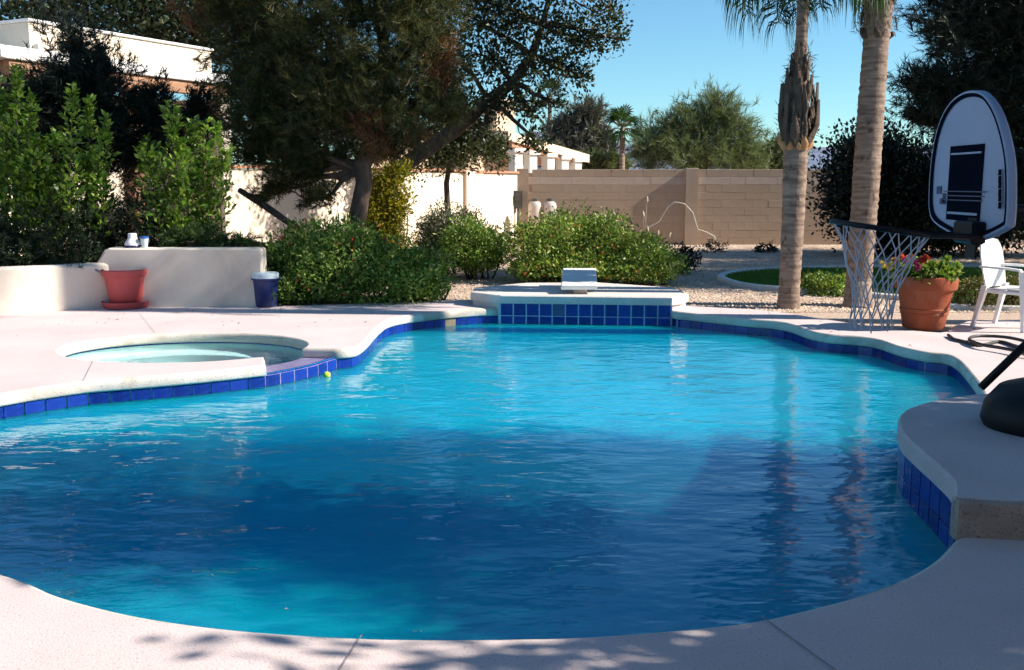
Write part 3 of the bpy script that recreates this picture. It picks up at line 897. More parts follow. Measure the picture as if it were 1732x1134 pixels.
def leaf_quads(P, A, N, ln, wd, fold=0.0):
    """diamond leaves: base point P, axis A, face normal N, length and width arrays"""
    A = unit(A); Bt = unit(np.cross(N, A))
    ln = ln[:, None]; wd = wd[:, None]
    mid = P + A * ln * 0.45
    if fold: mid = mid + unit(np.cross(A, Bt)) * ln * fold
    V = np.stack([P, mid + Bt * wd * 0.5, P + A * ln, mid - Bt * wd * 0.5], 1).reshape(-1, 3)
    F4 = np.arange(len(P) * 4).reshape(-1, 4)
    return V, F4

def lobes_points(rng, lobes, n, shell=0.55, rough=0.28, clump=14, spread=0.16):
    """points clumped through the outer part of a set of ellipsoids; lobes: (cx,cy,cz,rx,ry,rz)"""
    Lb = np.array(lobes, float)
    wgt = (Lb[:, 3] * Lb[:, 4] + Lb[:, 4] * Lb[:, 5] + Lb[:, 3] * Lb[:, 5]); wgt /= wgt.sum()
    nc = max(1, n // clump)
    li = rng.choice(len(Lb), nc, p=wgt)
    d = unit(rng.normal(size=(nc, 3)))
    r = shell + (1 - shell) * rng.random(nc) ** 0.6
    # uneven outline: low-frequency wobble by direction
    wob = np.zeros(nc)
    for _ in range(5):
        kv = rng.normal(size=3) * 3.2; ph = rng.random() * 6.28
        wob += np.sin(d @ kv + ph + li * 1.7)
    r = r * (1 + rough * wob / 2.4)
    C = Lb[li, :3] + d * Lb[li, 3:6] * r[:, None]
    idx = np.repeat(np.arange(nc), clump)
    sp_ = spread * (0.7 + 0.6 * rng.random(nc))
    P = C[idx] + rng.normal(size=(len(idx), 3)) * sp_[idx, None] * np.minimum(1, Lb[li[idx], 3:6] / 0.6)
    return P, d[idx], C, d

def foliage(name, m, lobes, n, size, parent, seed, aspect=0.5, shell=0.55, rough=0.28, clump=14, spread=0.16, up=0.35, zmin=-0.03, fold=0.08, outb=0.8):
    rng = np.random.default_rng(seed)
    P, D, _, _ = lobes_points(rng, lobes, n, shell, rough, clump, spread)
    keep = P[:, 2] > zmin
    P, D = P[keep], D[keep]
    k = len(P)
    A = unit(D * outb + rng.normal(size=(k, 3)) * 0.8 + np.array([0, 0, up]))
    N = unit(rng.normal(size=(k, 3)) + D * 0.7 + np.array([0, 0, 0.5]))
    s = size * (0.6 + 0.8 * rng.random(k))
    V, Q = leaf_quads(P, A, N, s, s * aspect, fold)
    return fast_mesh(name, V, Q, m, parent)

def needles(name, m, lobes, nclump, per, ln, wd, parent, seed, shell=0.45, rough=0.3, droop=0.0, zmin=0.0, clump=10, spread=0.2):
    rng = np.random.default_rng(seed)
    P, D, _, _ = lobes_points(rng, lobes, nclump, shell, rough, clump, spread)
    keep = P[:, 2] > zmin; P, D = P[keep], D[keep]
    k = len(P)
    ax = unit(D + rng.normal(size=(k, 3)) * 0.55 + np.array([0, 0, 0.35 - droop]))
    ix = np.repeat(np.arange(k), per)
    kk = len(ix)
    A = unit(ax[ix] + rng.normal(size=(kk, 3)) * 0.55)
    base = P[ix] + ax[ix] * (rng.random(kk)[:, None] - 0.5) * ln * 1.2
    s = ln * (0.7 + 0.6 * rng.random(kk))[:, None]
    Bt = unit(np.cross(A, rng.normal(size=(kk, 3))))
    V = np.stack([base - Bt * wd / 2, base + Bt * wd / 2, base + A * s], 1).reshape(-1, 3)
    return fast_mesh(name, V, np.arange(kk * 3).reshape(-1, 3), m, parent)

def flowers(name, m, lobes, n, size, parent, seed, shell=0.9):
    rng = np.random.default_rng(seed)
    P, D, _, _ = lobes_points(rng, lobes, n, shell, 0.2, 1, 0.02)
    keep = P[:, 2] > 0.1; P, D = P[keep], D[keep]
    # a head of small petals each
    per = 5
    ix = np.repeat(np.arange(len(P)), per)
    A = unit(rng.normal(size=(len(ix), 3)) + D[ix] * 0.6)
    V, Q = leaf_quads(P[ix] + D[ix] * 0.03, A, D[ix] + rng.normal(size=(len(ix), 3)) * 0.3, np.full(len(ix), size), np.full(len(ix), size * 0.9))
    return tag(fast_mesh(name, V, Q, m, parent), kind='stuff')

def jag(rng, a, b, n, amp):
    a, b = Vector(a), Vector(b)
    out = []
    for i in range(n + 1):
        t = i / n
        p_ = a.lerp(b, t)
        if 0 < i < n: p_ = p_ + Vector(rng.normal(size=3)) * amp
        out.append(p_)
    return out

def limbs(name, m, root_pts, radii, lobes, parent, seed, twigs=6, r_limb=0.05, start=0.45):
    """trunk along root_pts plus a limb into every lobe and twigs through it"""
    rng = np.random.default_rng(seed)
    mb = MB()
    mb.tube(root_pts, radii, 10)
    rp = [Vector(q) for q in root_pts]
    for lb in lobes:
        c = Vector(lb[:3])
        j = min(range(len(rp)), key=lambda i: (rp[i] - c).length + (10 if i < start * len(rp) else 0))
        r0 = min(r_limb, radii[j] * 0.8)
        path = jag(rng, rp[j], c, 4, 0.06 * (c - rp[j]).length * 0.5)
        mb.tube(path, [r0, r0 * 0.85, r0 * 0.65, r0 * 0.5, r0 * 0.35], 6)
        for _ in range(twigs):
            d = Vector(rng.normal(size=3)).normalized()
            e = c + Vector((d.x * lb[3], d.y * lb[4], d.z * lb[5])) * 0.9
            s0 = path[rng.integers(2, 5)]
            mb.tube(jag(rng, s0, e, 3, 0.05), [r0 * 0.35, r0 * 0.25, r0 * 0.16, r0 * 0.06], 5, cap=False)
    return mb.build(name, m, parent, smooth=True)

def bush(name, label, cat, loc, lobes, m, n, size, seed, group=None, stem=True, **kw):
    t = thing(name, label, cat, loc, group)
    foliage('foliage', m, lobes, n, size, t, seed, **kw)
    # young shoots standing out of the mass
    rng = np.random.default_rng(seed + 9)
    Lb = np.array(lobes); ns = max(10, n // 260)
    li = rng.integers(0, len(Lb), ns)
    d = unit(rng.normal(size=(ns, 3)) * np.array([1, 1, 0.6]) + np.array([0, -0.2, 0.75]))
    P0_ = Lb[li, :3] + d * Lb[li, 3:6] * 0.92
    dr_ = unit(d + rng.normal(size=(ns, 3)) * 0.35 + np.array([0, 0, 0.5]))
    ls = rng.uniform(1.5, 5.0, ns) * size
    kk = 9
    u = np.tile(np.linspace(0.0, 1, kk), ns); ix = np.repeat(np.arange(ns), kk)
    P_ = P0_[ix] + dr_[ix] * (u * ls[ix])[:, None]
    A_ = unit(dr_[ix] * 0.6 + rng.normal(size=(len(ix), 3)) * 0.7)
    sz = size * (1.0 - 0.5 * u) * rng.uniform(0.7, 1.1, len(ix))
    V, Q = leaf_quads(P_, A_, rng.normal(size=(len(ix), 3)) + np.array([0, 0, 0.6]), sz, sz * 0.5, 0.08)
    tag(fast_mesh('shoots', V, Q, m, t), kind='stuff')
    if stem:
        rng = np.random.default_rng(seed + 5)
        mb = MB()
        for lb in lobes:
            for _ in range(4):
                d = Vector(rng.normal(size=3)).normalized()
                e = Vector(lb[:3]) + Vector((d.x * lb[3], d.y * lb[4], abs(d.z) * lb[5])) * 0.8
                s0 = Vector((lb[0] + rng.normal() * 0.08, lb[1] + rng.normal() * 0.08, loc[2] - 0.02))
                mb.tube(jag(rng, s0, e, 3, 0.05), [0.018, 0.014, 0.01, 0.005], 5, cap=False)
        tag(mb.build('stems', M_BARKG, t, smooth=True), kind='stuff')
    return t

def lob(px, py, Y, rx_px, rz_px, ry=None):
    """a lobe given by where it shows at depth Y"""
    c = aty(px, py, Y); k_ = Y / F
    rx = rx_px * k_; rz = rz_px * k_
    return (c.x, c.y, c.z, rx, ry if ry else rx, rz)

# ------------------------------------------------------------------ leafy shrubs in the planter
def stemmy_shrub(label, stems, seed, Y, zb):
    """upright leafy shoots; stems: (px bottom, py bottom, px top, py top, width px)"""
    c0 = aty(stems[0][0], stems[0][1], Y)
    t = thing('leafy_shrub', label, 'shrub', (c0.x, Y, zb), 'leafy shrubs in the planter')
    rng = np.random.default_rng(seed)
    PP, AA, NN, SS = [], [], [], []
    mb = MB()
    for (x0, y0, x1, y1, w) in stems:
        yy = Y + rng.uniform(-0.35, 0.35)
        a = aty(x0, y0, yy); b = aty(x1, y1, yy); k_ = Y / F
        ln = (b - a).length
        path = jag(rng, a, b, 4, 0.03)
        mb.tube([Vector((a.x, a.y, zb))] + path, [0.014, 0.012, 0.01, 0.008, 0.006, 0.003], 5, cap=False)
        n_ = int(250 * ln * (w / 22))
        u = rng.random(n_) ** 0.9
        taper = (1 - u) ** 0.45 * 0.9 + 0.10
        pos = np.array([a])[0] + (np.array(b) - np.array(a)) * u[:, None]
        ang = rng.random(n_) * 6.283
        rad = w * k_ * (taper * (0.75 + 0.45 * np.sin(u * 17 + x0))) * np.sqrt(rng.random(n_)) * 1.1
        pos = pos + np.stack([np.cos(ang) * rad, np.sin(ang) * rad, rng.normal(size=n_) * 0.03], 1)
        out = np.stack([np.cos(ang), np.sin(ang), 0.5 + rng.random(n_) * 0.6], 1)
        PP.append(pos); AA.append(out + rng.normal(size=(n_, 3)) * 0.4); NN.append(np.stack([np.cos(ang) * 0.2, np.sin(ang) * 0.2, np.ones(n_)], 1) + rng.normal(size=(n_, 3)) * 0.45)
        SS.append(0.088 * (0.6 + 0.7 * rng.random(n_)))
    P = np.concatenate(PP); s = np.concatenate(SS)
    V, Q = leaf_quads(P, np.concatenate(AA), np.concatenate(NN), s, s * 0.55, 0.08)
    fast_mesh('foliage', V, Q, L_CITRUS, t)
    mb.build('stems', M_BARKG, t, smooth=True)
    return t
rs = random.Random(4)
stA = [(20, 440, 5, 165, 30), (40, 440, 28, 112, 24), (70, 430, 60, 235, 40), (100, 440, 95, 225, 34), (120, 430, 122, 150, 22), (140, 430, 152, 168, 22), (165, 420, 180, 200, 20), (55, 420, 52, 160, 14), (10, 420, -4, 130, 16), (30, 450, 10, 260, 46), (90, 450, 75, 290, 50), (140, 450, 145, 270, 44), (-20, 450, -25, 170, 40), (-60, 450, -70, 130, 44), (60, 450, 45, 200, 30), (175, 400, 168, 300, 26)]
stemmy_shrub('tall bright green leafy shrub in the planter, the larger of two', stA, 11, 12.95, 0.48)
stB = [(300, 390, 290, 178, 24), (270, 390, 250, 235, 26), (330, 390, 325, 205, 28), (360, 390, 368, 215, 24), (375, 380, 385, 255, 18), (290, 400, 270, 260, 36), (340, 400, 345, 265, 40), (255, 390, 243, 260, 20), (310, 395, 305, 240, 34), (345, 380, 350, 205, 12)]
stemmy_shrub('bright green leafy shrub above the tall planter section, the smaller of two', stB, 12, 13.1, 0.68)

def rosemary(label, lobes, seed, loc, m=L_ROSE, n=5200, ln=0.07, group='rosemary in the planter'):
    t = thing('rosemary_bush', label, 'bush', loc, group)
    needles('foliage', m, lobes, n // 14, 14, ln, 0.011, t, seed, shell=0.3, zmin=0.3, clump=6, spread=0.10)
    rng = np.random.default_rng(seed)
    mb = MB()
    for lb in lobes:
        for _ in range(5):
            d = Vector(rng.normal(size=3)).normalized()
            mb.tube(jag(rng, (lb[0], lb[1], loc[2]), Vector(lb[:3]) + Vector((d.x * lb[3], d.y * lb[4], abs(d.z) * lb[5])) * 0.9, 3, 0.03), [0.012, 0.009, 0.006, 0.003], 5, cap=False)
    mb.build('stems', M_BARKG, t, smooth=True)
    return t
rosemary('dark rosemary bush low in the planter below the larger leafy shrub', [lob(30, 430, 12.3, 70, 55, 0.35), lob(105, 415, 12.5, 60, 60, 0.35), (aty(-60, 430, 12.2).x, 12.2, 0.8, 0.6, 0.4, 0.4)], 21, (aty(60, 440, 12.4).x, 12.4, 0.47), n=17000)
rosemary('tall dark rosemary bush behind the bottle and cup', [lob(190, 385, 12.95, 48, 62, 0.3), lob(240, 375, 13.0, 40, 52, 0.3), lob(150, 410, 12.8, 40, 45, 0.3)], 22, (aty(200, 420, 12.9).x, 12.9, 0.5), n=15000)
rosemary('grey green rosemary trailing over the tall planter section', [lob(345, 403, 12.85, 40, 20, 0.25), lob(395, 410, 12.8, 32, 13, 0.2), lob(300, 400, 12.9, 36, 24, 0.25)], 23, (aty(350, 415, 12.85).x, 12.85, 0.68), L_TRAIL, 9000, 0.075)

# ------------------------------------------------------------------ small dark juniper against the house
jl = [lob(130, 130, 14.6, 45, 70, 0.5), lob(30, 190, 14.5, 50, 40, 0.5), lob(60, 250, 14.5, 70, 50, 0.5), lob(90, 170, 14.5, 40, 55, 0.4), lob(185, 170, 14.7, 48, 55, 0.45), lob(150, 230, 14.6, 80, 60, 0.6), lob(260, 185, 14.9, 26, 50, 0.3), lob(210, 240, 14.8, 60, 50, 0.5), lob(115, 75, 14.6, 14, 28, 0.2), lob(165, 105, 14.7, 14, 30, 0.2), lob(330, 185, 15.0, 26, 34, 0.3), lob(300, 230, 15.0, 50, 30, 0.4)]
J = thing('juniper', 'dark spiky juniper in front of the white house parapet', 'tree', (aty(150, 300, 14.6).x, 14.6, 0.45))
limbs('trunk', M_BARK, [aty(160, 430, 14.6), aty(155, 330, 14.6), aty(150, 250, 14.6), aty(140, 150, 14.6)], [0.09, 0.08, 0.06, 0.03], jl, J, 31, 4, 0.035, 0.2)
needles('crown', L_PINED, jl, 6500, 14, 0.12, 0.013, J, 32, shell=0.3, rough=0.42, zmin=0.5, spread=0.15)

# ------------------------------------------------------------------ big pine
Yp = 14.4
pl_ = []
for (x, y, rx, rz, dy) in [(560, 60, 110, 80, 0), (650, 30, 100, 80, -0.3), (730, 70, 50, 80, -0.2), (735, 165, 52, 60, -0.3), (690, 130, 70, 70, -0.6), (600, 150, 90, 70, -0.4), (520, 170, 90, 70, 0.1), (440, 120, 80, 75, 0.3), (440, 215, 75, 55, 0.1), (560, 225, 80, 45, -0.2), (690, 215, 60, 40, -0.3), (480, 40, 90, 70, 0.4), (390, 60, 60, 70, 0.6), (640, -70, 130, 90, 0), (540, -120, 130, 100, 0.2), (700, -40, 80, 80, -0.1), (420, -30, 90, 80, 0.5), (600, -200, 120, 90, 0.1), (430, 275, 45, 30, 0.2), (520, 290, 50, 26, 0.1), (650, 255, 45, 30, -0.1), (760, 190, 26, 36, -0.2), (480, 320, 55, 22, 0.2), (545, 335, 50, 26, 0.0), (500, 265, 55, 26, 0.1), (565, 268, 45, 26, 0.1), (450, 245, 50, 26, 0.2)]:
    q = aty(x, y, Yp + dy); k_ = Yp / F
    pl_.append((q.x, q.y, q.z, rx * k_, max(0.45, rx * k_ * 0.8), rz * k_))
PINE = thing('pine_tree', 'large shaggy olive green pine with leaning trunk rising from the flower hedge', 'tree', (aty(600, 470, Yp).x, Yp, -0.04))
tr = [Vector((aty(598, 470, Yp).x, Yp, -0.1)), aty(594, 420, Yp), aty(606, 360, Yp), aty(616, 310, Yp), aty(612, 280, Yp), aty(630, 235, Yp), aty(648, 180, Yp), aty(655, 110, Yp), aty(640, 20, Yp), aty(630, -80, Yp), aty(620, -180, Yp)]
limbs('trunk', M_BARK, tr, [0.17, 0.145, 0.125, 0.12, 0.135, 0.11, 0.10, 0.09, 0.07, 0.05, 0.03], pl_, PINE, 41, 5, 0.06, 0.35)
needles('crown', L_PINE, pl_, 16000, 20, 0.115, 0.0085, PINE, 42, shell=0.3, rough=0.5, zmin=1.2, spread=0.14, clump=22)
dry = [lob(335, 20, 15.2, 34, 30, 0.3), lob(370, 5, 15.2, 20, 16, 0.25), lob(620, 200, 14.0, 40, 26, 0.3), lob(640, 250, 14.0, 26, 22, 0.3), lob(705, 225, 13.9, 22, 12, 0.2), lob(745, 110, 13.9, 24, 50, 0.2)]
needles('dry_sprays', L_BROWN, dry, 900, 14, 0.13, 0.011, PINE, 43, shell=0.2, zmin=1.0, spread=0.14)
MB().tube([aty(610, 290, Yp), aty(560, 268, Yp - .1), aty(500, 258, Yp - .1), aty(450, 262, Yp)], [0.055, 0.045, 0.035, 0.02], 8).build('low_branch', M_BARK, PINE, smooth=True)
MB().tube([aty(600, 400, Yp), aty(540, 410, Yp), aty(490, 378, 14.2), aty(450, 350, 14.3), aty(405, 322, 14.5)], [0.03, 0.04, 0.045, 0.05, 0.04], 8).build('low_branch', M_BARK, PINE, smooth=True)

# dark tree mass behind the pine and over the house
def tree(name, label, base, trunk, radii, lobes, m, n, size, seed, bark=M_BARKG, group=None, cat='tree', r_limb=0.06, twigs=6, start=0.45, **kw):
    t = thing(name, label, cat, base, group)
    limbs('trunk', bark, trunk, radii, lobes, t, seed, twigs, r_limb, start)
    foliage('crown', m, lobes, n, size, t, seed + 1, **kw)
    return t
Yk = 22.0
kl = [lob(60, 10, Yk, 90, 38), lob(180, 30, Yk, 80, 40), lob(270, 40, Yk, 70, 45), lob(330, 60, Yk, 60, 50), lob(120, -50, Yk, 110, 50), lob(300, -40, Yk, 120, 60), lob(400, 30, Yk, 60, 60), lob(470, 190, Yk, 70, 50), lob(560, 215, Yk, 60, 40), lob(630, 150, Yk, 60, 50), lob(520, 110, Yk, 70, 60), lob(430, 130, Yk, 50, 60), lob(450, 250, Yk, 50, 26)]
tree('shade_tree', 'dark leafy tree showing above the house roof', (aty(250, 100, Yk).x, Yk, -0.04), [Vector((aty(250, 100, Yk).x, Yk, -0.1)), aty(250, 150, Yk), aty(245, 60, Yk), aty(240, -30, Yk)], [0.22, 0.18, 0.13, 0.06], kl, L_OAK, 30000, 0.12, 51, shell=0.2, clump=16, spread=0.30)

# broadleaf tree whose limbs reach over the corner
Yb = 18.6
bl_ = [lob(800, 30, Yb, 45, 50), lob(830, 100, Yb, 45, 40), lob(870, 30, Yb, 55, 45), lob(900, 110, Yb, 48, 40), lob(950, 40, Yb, 45, 36), lob(950, 110, Yb, 38, 36), lob(1000, 70, Yb, 40, 28), lob(1030, 30, Yb, 30, 26), lob(1046, 66, Yb, 20, 18), lob(985, 130, Yb, 22, 18), lob(860, 175, Yb, 40, 22), lob(800, 180, Yb, 34, 30), lob(900, 190, Yb, 26, 16), lob(905, 240, Yb, 24, 22), lob(870, -60, Yb, 110, 55), lob(980, -40, Yb, 70, 45), lob(770, -30, Yb, 60, 60), lob(935, 175, Yb, 20, 16), lob(820, 215, Yb, 26, 22), lob(775, 100, Yb, 30, 50)]
tb = [Vector((aty(632, 400, Yb).x, Yb, -0.1)), aty(640, 330, Yb), aty(690, 275, Yb), aty(770, 220, Yb), aty(830, 168, Yb), aty(868, 140, Yb), aty(900, 95, Yb), aty(918, 40, Yb), aty(935, -30, Yb)]
tree('broadleaf_tree', 'dark broadleaf tree with thick slanting limb against the blue sky', (tb[0].x, Yb, -0.04), tb, [0.20, 0.17, 0.15, 0.13, 0.115, 0.10, 0.085, 0.06, 0.03], bl_, L_OAK, 15500, 0.085, 61, r_limb=0.06, twigs=8, start=0.3, shell=0.12, clump=9, spread=0.17, rough=0.4, aspect=0.55)

# small tree against the stucco wall
sl = [lob(745, 235, 20.4, 40, 36), lob(800, 230, 20.4, 40, 34), lob(770, 265, 20.4, 50, 26), lob(725, 250, 20.4, 26, 34), lob(830, 250, 20.4, 24, 26), lob(775, 205, 20.4, 40, 28), lob(845, 265, 20.6, 18, 22)]
st_ = [Vector((aty(757, 350, 20.4).x, 20.4, -0.1)), aty(757, 350, 20.4), aty(755, 310, 20.4), aty(762, 270, 20.4), aty(772, 235, 20.4)]
tree('small_tree', 'small olive leaved tree with thin trunk before the stucco wall', (st_[0].x, 20.4, -0.04), st_, [0.07, 0.06, 0.055, 0.045, 0.03], sl, L_GREY, 9500, 0.075, 71, r_limb=0.03, shell=0.2, clump=12, spread=0.16, rough=0.35)

# ------------------------------------------------------------------ bushes and hedges
bush('yellow_green_bush', 'upright yellow green bush beside the pine trunk', 'bush', (aty(655, 420, 17).x, 17, -0.04), [lob(655, 330, 16.6, 36, 50), lob(668, 298, 16.6, 24, 28), lob(640, 375, 16.6, 36, 45), lob(655, 420, 16.6, 40, 50), lob(672, 360, 16.6, 24, 40)], L_YELL, 10500, 0.06, 81, shell=0.25, spread=0.09)
h1 = [lob(500, 450, 13.2, 50, 55, 0.6), lob(545, 425, 13.6, 55, 55, 0.6), lob(600, 430, 13.2, 60, 55, 0.6), lob(660, 452, 13.4, 58, 44, 0.6), lob(708, 462, 13.4, 44, 38, 0.5), lob(735, 480, 13.3, 28, 26, 0.35), lob(500, 488, 13.0, 34, 36, 0.5), lob(560, 480, 12.9, 70, 38, 0.4), lob(650, 485, 13.0, 70, 32, 0.4), lob(705, 490, 13.1, 48, 24, 0.35)]
H1 = bush('lantana_hedge', 'dark green flowering hedge with red blooms around the pine trunk', 'hedge', (-1.9, 13.3, -0.04), h1, L_LANT, 34000, 0.052, 82, shell=0.5, rough=0.38, spread=0.085, clump=16)
flowers('blooms', L_FLOWR, h1, 200, 0.028, H1, 83)
h2b = [lob(765, 398, 17.4, 52, 42, 0.7), lob(735, 405, 17.6, 28, 38, 0.5), lob(750, 430, 17.4, 46, 26, 0.6)]
bush('sage_bush', 'rounded grey green bush close to the stucco wall', 'bush', (aty(760, 440, 17.5).x, 17.5, -0.04), h2b, L_SAGE, 12500, 0.05, 84, shell=0.55, rough=0.15, spread=0.10)
h2 = [lob(790, 414, 16.6, 42, 40, 0.6), lob(825, 420, 16.6, 28, 34, 0.5), lob(805, 435, 16.5, 44, 22, 0.5)]
bush('round_bush', 'rounded mid green bush in front of the grey green one', 'bush', (aty(800, 450, 16.6).x, 16.6, -0.04), h2, L_LANT, 12500, 0.05, 85, shell=0.55, rough=0.15, spread=0.09)
h3 = [lob(905, 420, 16.2, 48, 44, 0.7), lob(960, 405, 16.4, 60, 44, 0.8), lob(1020, 415, 16.2, 60, 44, 0.8), lob(1075, 435, 15.9, 55, 36, 0.7), lob(1125, 452, 15.6, 30, 24, 0.5), lob(985, 445, 15.8, 70, 28, 0.5), lob(930, 450, 15.9, 50, 22, 0.5), lob(900, 456, 15.7, 34, 14, 0.4), lob(1000, 460, 15.4, 60, 14, 0.4), lob(1085, 462, 15.3, 50, 14, 0.4)]
H3 = bush('sunny_lantana', 'wide sunlit flowering bush before the block wall, orange blooms', 'bush', (1.4, 16, -0.04), h3, L_LANT2, 40000, 0.054, 86, shell=0.5, rough=0.34, spread=0.085, clump=14)
flowers('blooms', L_FLOWO, h3, 420, 0.028, H3, 87)
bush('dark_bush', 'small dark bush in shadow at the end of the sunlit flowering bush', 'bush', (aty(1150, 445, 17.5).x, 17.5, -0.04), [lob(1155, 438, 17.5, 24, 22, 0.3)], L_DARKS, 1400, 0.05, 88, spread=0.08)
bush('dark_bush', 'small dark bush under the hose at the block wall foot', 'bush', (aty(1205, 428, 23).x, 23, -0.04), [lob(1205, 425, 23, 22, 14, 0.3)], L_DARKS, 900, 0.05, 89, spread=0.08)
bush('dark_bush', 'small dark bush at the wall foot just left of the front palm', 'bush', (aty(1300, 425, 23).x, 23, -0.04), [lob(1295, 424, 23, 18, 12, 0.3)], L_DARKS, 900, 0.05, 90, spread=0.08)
bush('low_shrub', 'low bright green shrub between the two palm trunks', 'shrub', (aty(1400, 490, 14.2).x, 14.2, -0.04), [lob(1395, 484, 14.2, 40, 18, 0.35), lob(1425, 486, 14.2, 22, 18, 0.3)], L_LANT2, 4200, 0.045, 91, spread=0.07, clump=8)
bush('low_shrub', 'low dry olive shrub behind the white chair', 'shrub', (aty(1665, 520, 12.6).x, 12.6, -0.04), [lob(1650, 505, 12.6, 36, 30, 0.35), lob(1700, 500, 12.7, 36, 34, 0.35), lob(1740, 505, 12.8, 36, 30, 0.35)], leafmat('dry_olive_leaf', [(0.0, (0.06, 0.07, 0.02)), (1.0, (0.22, 0.19, 0.06))], 0.25), 6500, 0.045, 92, spread=0.08)
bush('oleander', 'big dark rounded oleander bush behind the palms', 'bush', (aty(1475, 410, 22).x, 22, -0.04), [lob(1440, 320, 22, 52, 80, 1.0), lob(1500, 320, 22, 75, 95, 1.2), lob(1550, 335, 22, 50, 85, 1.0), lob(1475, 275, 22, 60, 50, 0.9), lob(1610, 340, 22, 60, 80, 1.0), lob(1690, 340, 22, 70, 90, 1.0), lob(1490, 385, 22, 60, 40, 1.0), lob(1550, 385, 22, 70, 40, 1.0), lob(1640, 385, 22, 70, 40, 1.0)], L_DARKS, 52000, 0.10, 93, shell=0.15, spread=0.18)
# dry flower stalks of a desert plant
DS = thing('aloe_stalks', 'pale dry flower stalks standing before the block wall', 'plant', (aty(1110, 420, 19).x, 19, -0.04))
mb = MB(); hd = MB()
for (x0, y0, x1, y1) in [(1085, 425, 1094, 340), (1090, 425, 1088, 365), (1095, 425, 1095, 390), (1100, 425, 1112, 397), (1105, 428, 1131, 400), (1085, 425, 1040, 365), (1098, 428, 1108, 410)]:
    a, b = aty(x0, y0 + 20, 19), aty(x1, y1, 19)
    mb.tube([a, a.lerp(b, 0.5) + Vector((0.02, 0, 0)), b], [0.006, 0.005, 0.003], 5)
    d = (b - a).normalized()
    hd = MB(); hd.tube([b - d * 0.04, b, b + d * 0.05, b + d * 0.09], [0.01, 0.026, 0.022, 0.006], 7).build('seed_head', mat('dry_seed', (0.62, 0.52, 0.36), (0.5, 0.4, 0.27), 20, 0.9), DS)
    mb.build('stalk', M_WIRE, DS); mb = MB()

# ------------------------------------------------------------------ palms
def frond(rng, origin, az, el, ln, droop, rach, PV, leaf_ln, per=46):
    """one feather leaf: arching rachis into `rach`, drooping leaflets into PV"""
    h = Vector((math.cos(az), math.sin(az), 0))
    pts = []
    n_ = 12
    p_ = Vector(origin); ang = el
    for i in range(n_ + 1):
        pts.append(p_.copy())
        ang -= droop / n_ * (0.5 + i / n_)
        p_ = p_ + (h * math.cos(ang) + Vector((0, 0, math.sin(ang)))) * (ln / n_)
    rach.tube(pts, [0.030 - 0.026 * i / n_ for i in range(n_ + 1)], 5, cap=False)
    side = Vector((-h.y, h.x, 0))
    for j in range(per):
        t = 0.16 + 0.84 * j / per
        i0 = min(int(t * n_), n_ - 1); fr_ = t * n_ - i0
        b = pts[i0].lerp(pts[i0 + 1], fr_)
        tan = (pts[i0 + 1] - pts[i0]).normalized()
        L_ = leaf_ln * (0.55 + 0.6 * math.sin(math.pi * min(1, t * 0.85 + 0.12))) * rng.uniform(0.8, 1.15)
        for sg in (-1, 1):
            d = (side * sg * rng.uniform(0.5, 1.0) + tan * rng.uniform(0.3, 0.8) + Vector((0, 0, rng.uniform(-0.5, 0.4)))).normalized()
            m1 = b + d * L_ * 0.4
            d2 = (d * 0.5 + Vector((0, 0, -1.0))).normalized()
            m2 = m1 + d2 * L_ * 0.35
            m3 = m2 + (d2 * 0.4 + Vector((0, 0, -1))).normalized() * L_ * 0.4
            wv = tan.cross(d).normalized() if False else tan
            w = 0.010
            PV.append([b - wv * w * 0.5, b + wv * w * 0.5, m1 + wv * w, m1 - wv * w, m2 + wv * w * 0.9, m2 - wv * w * 0.9, m3 + wv * 0.001, m3 - wv * 0.001])

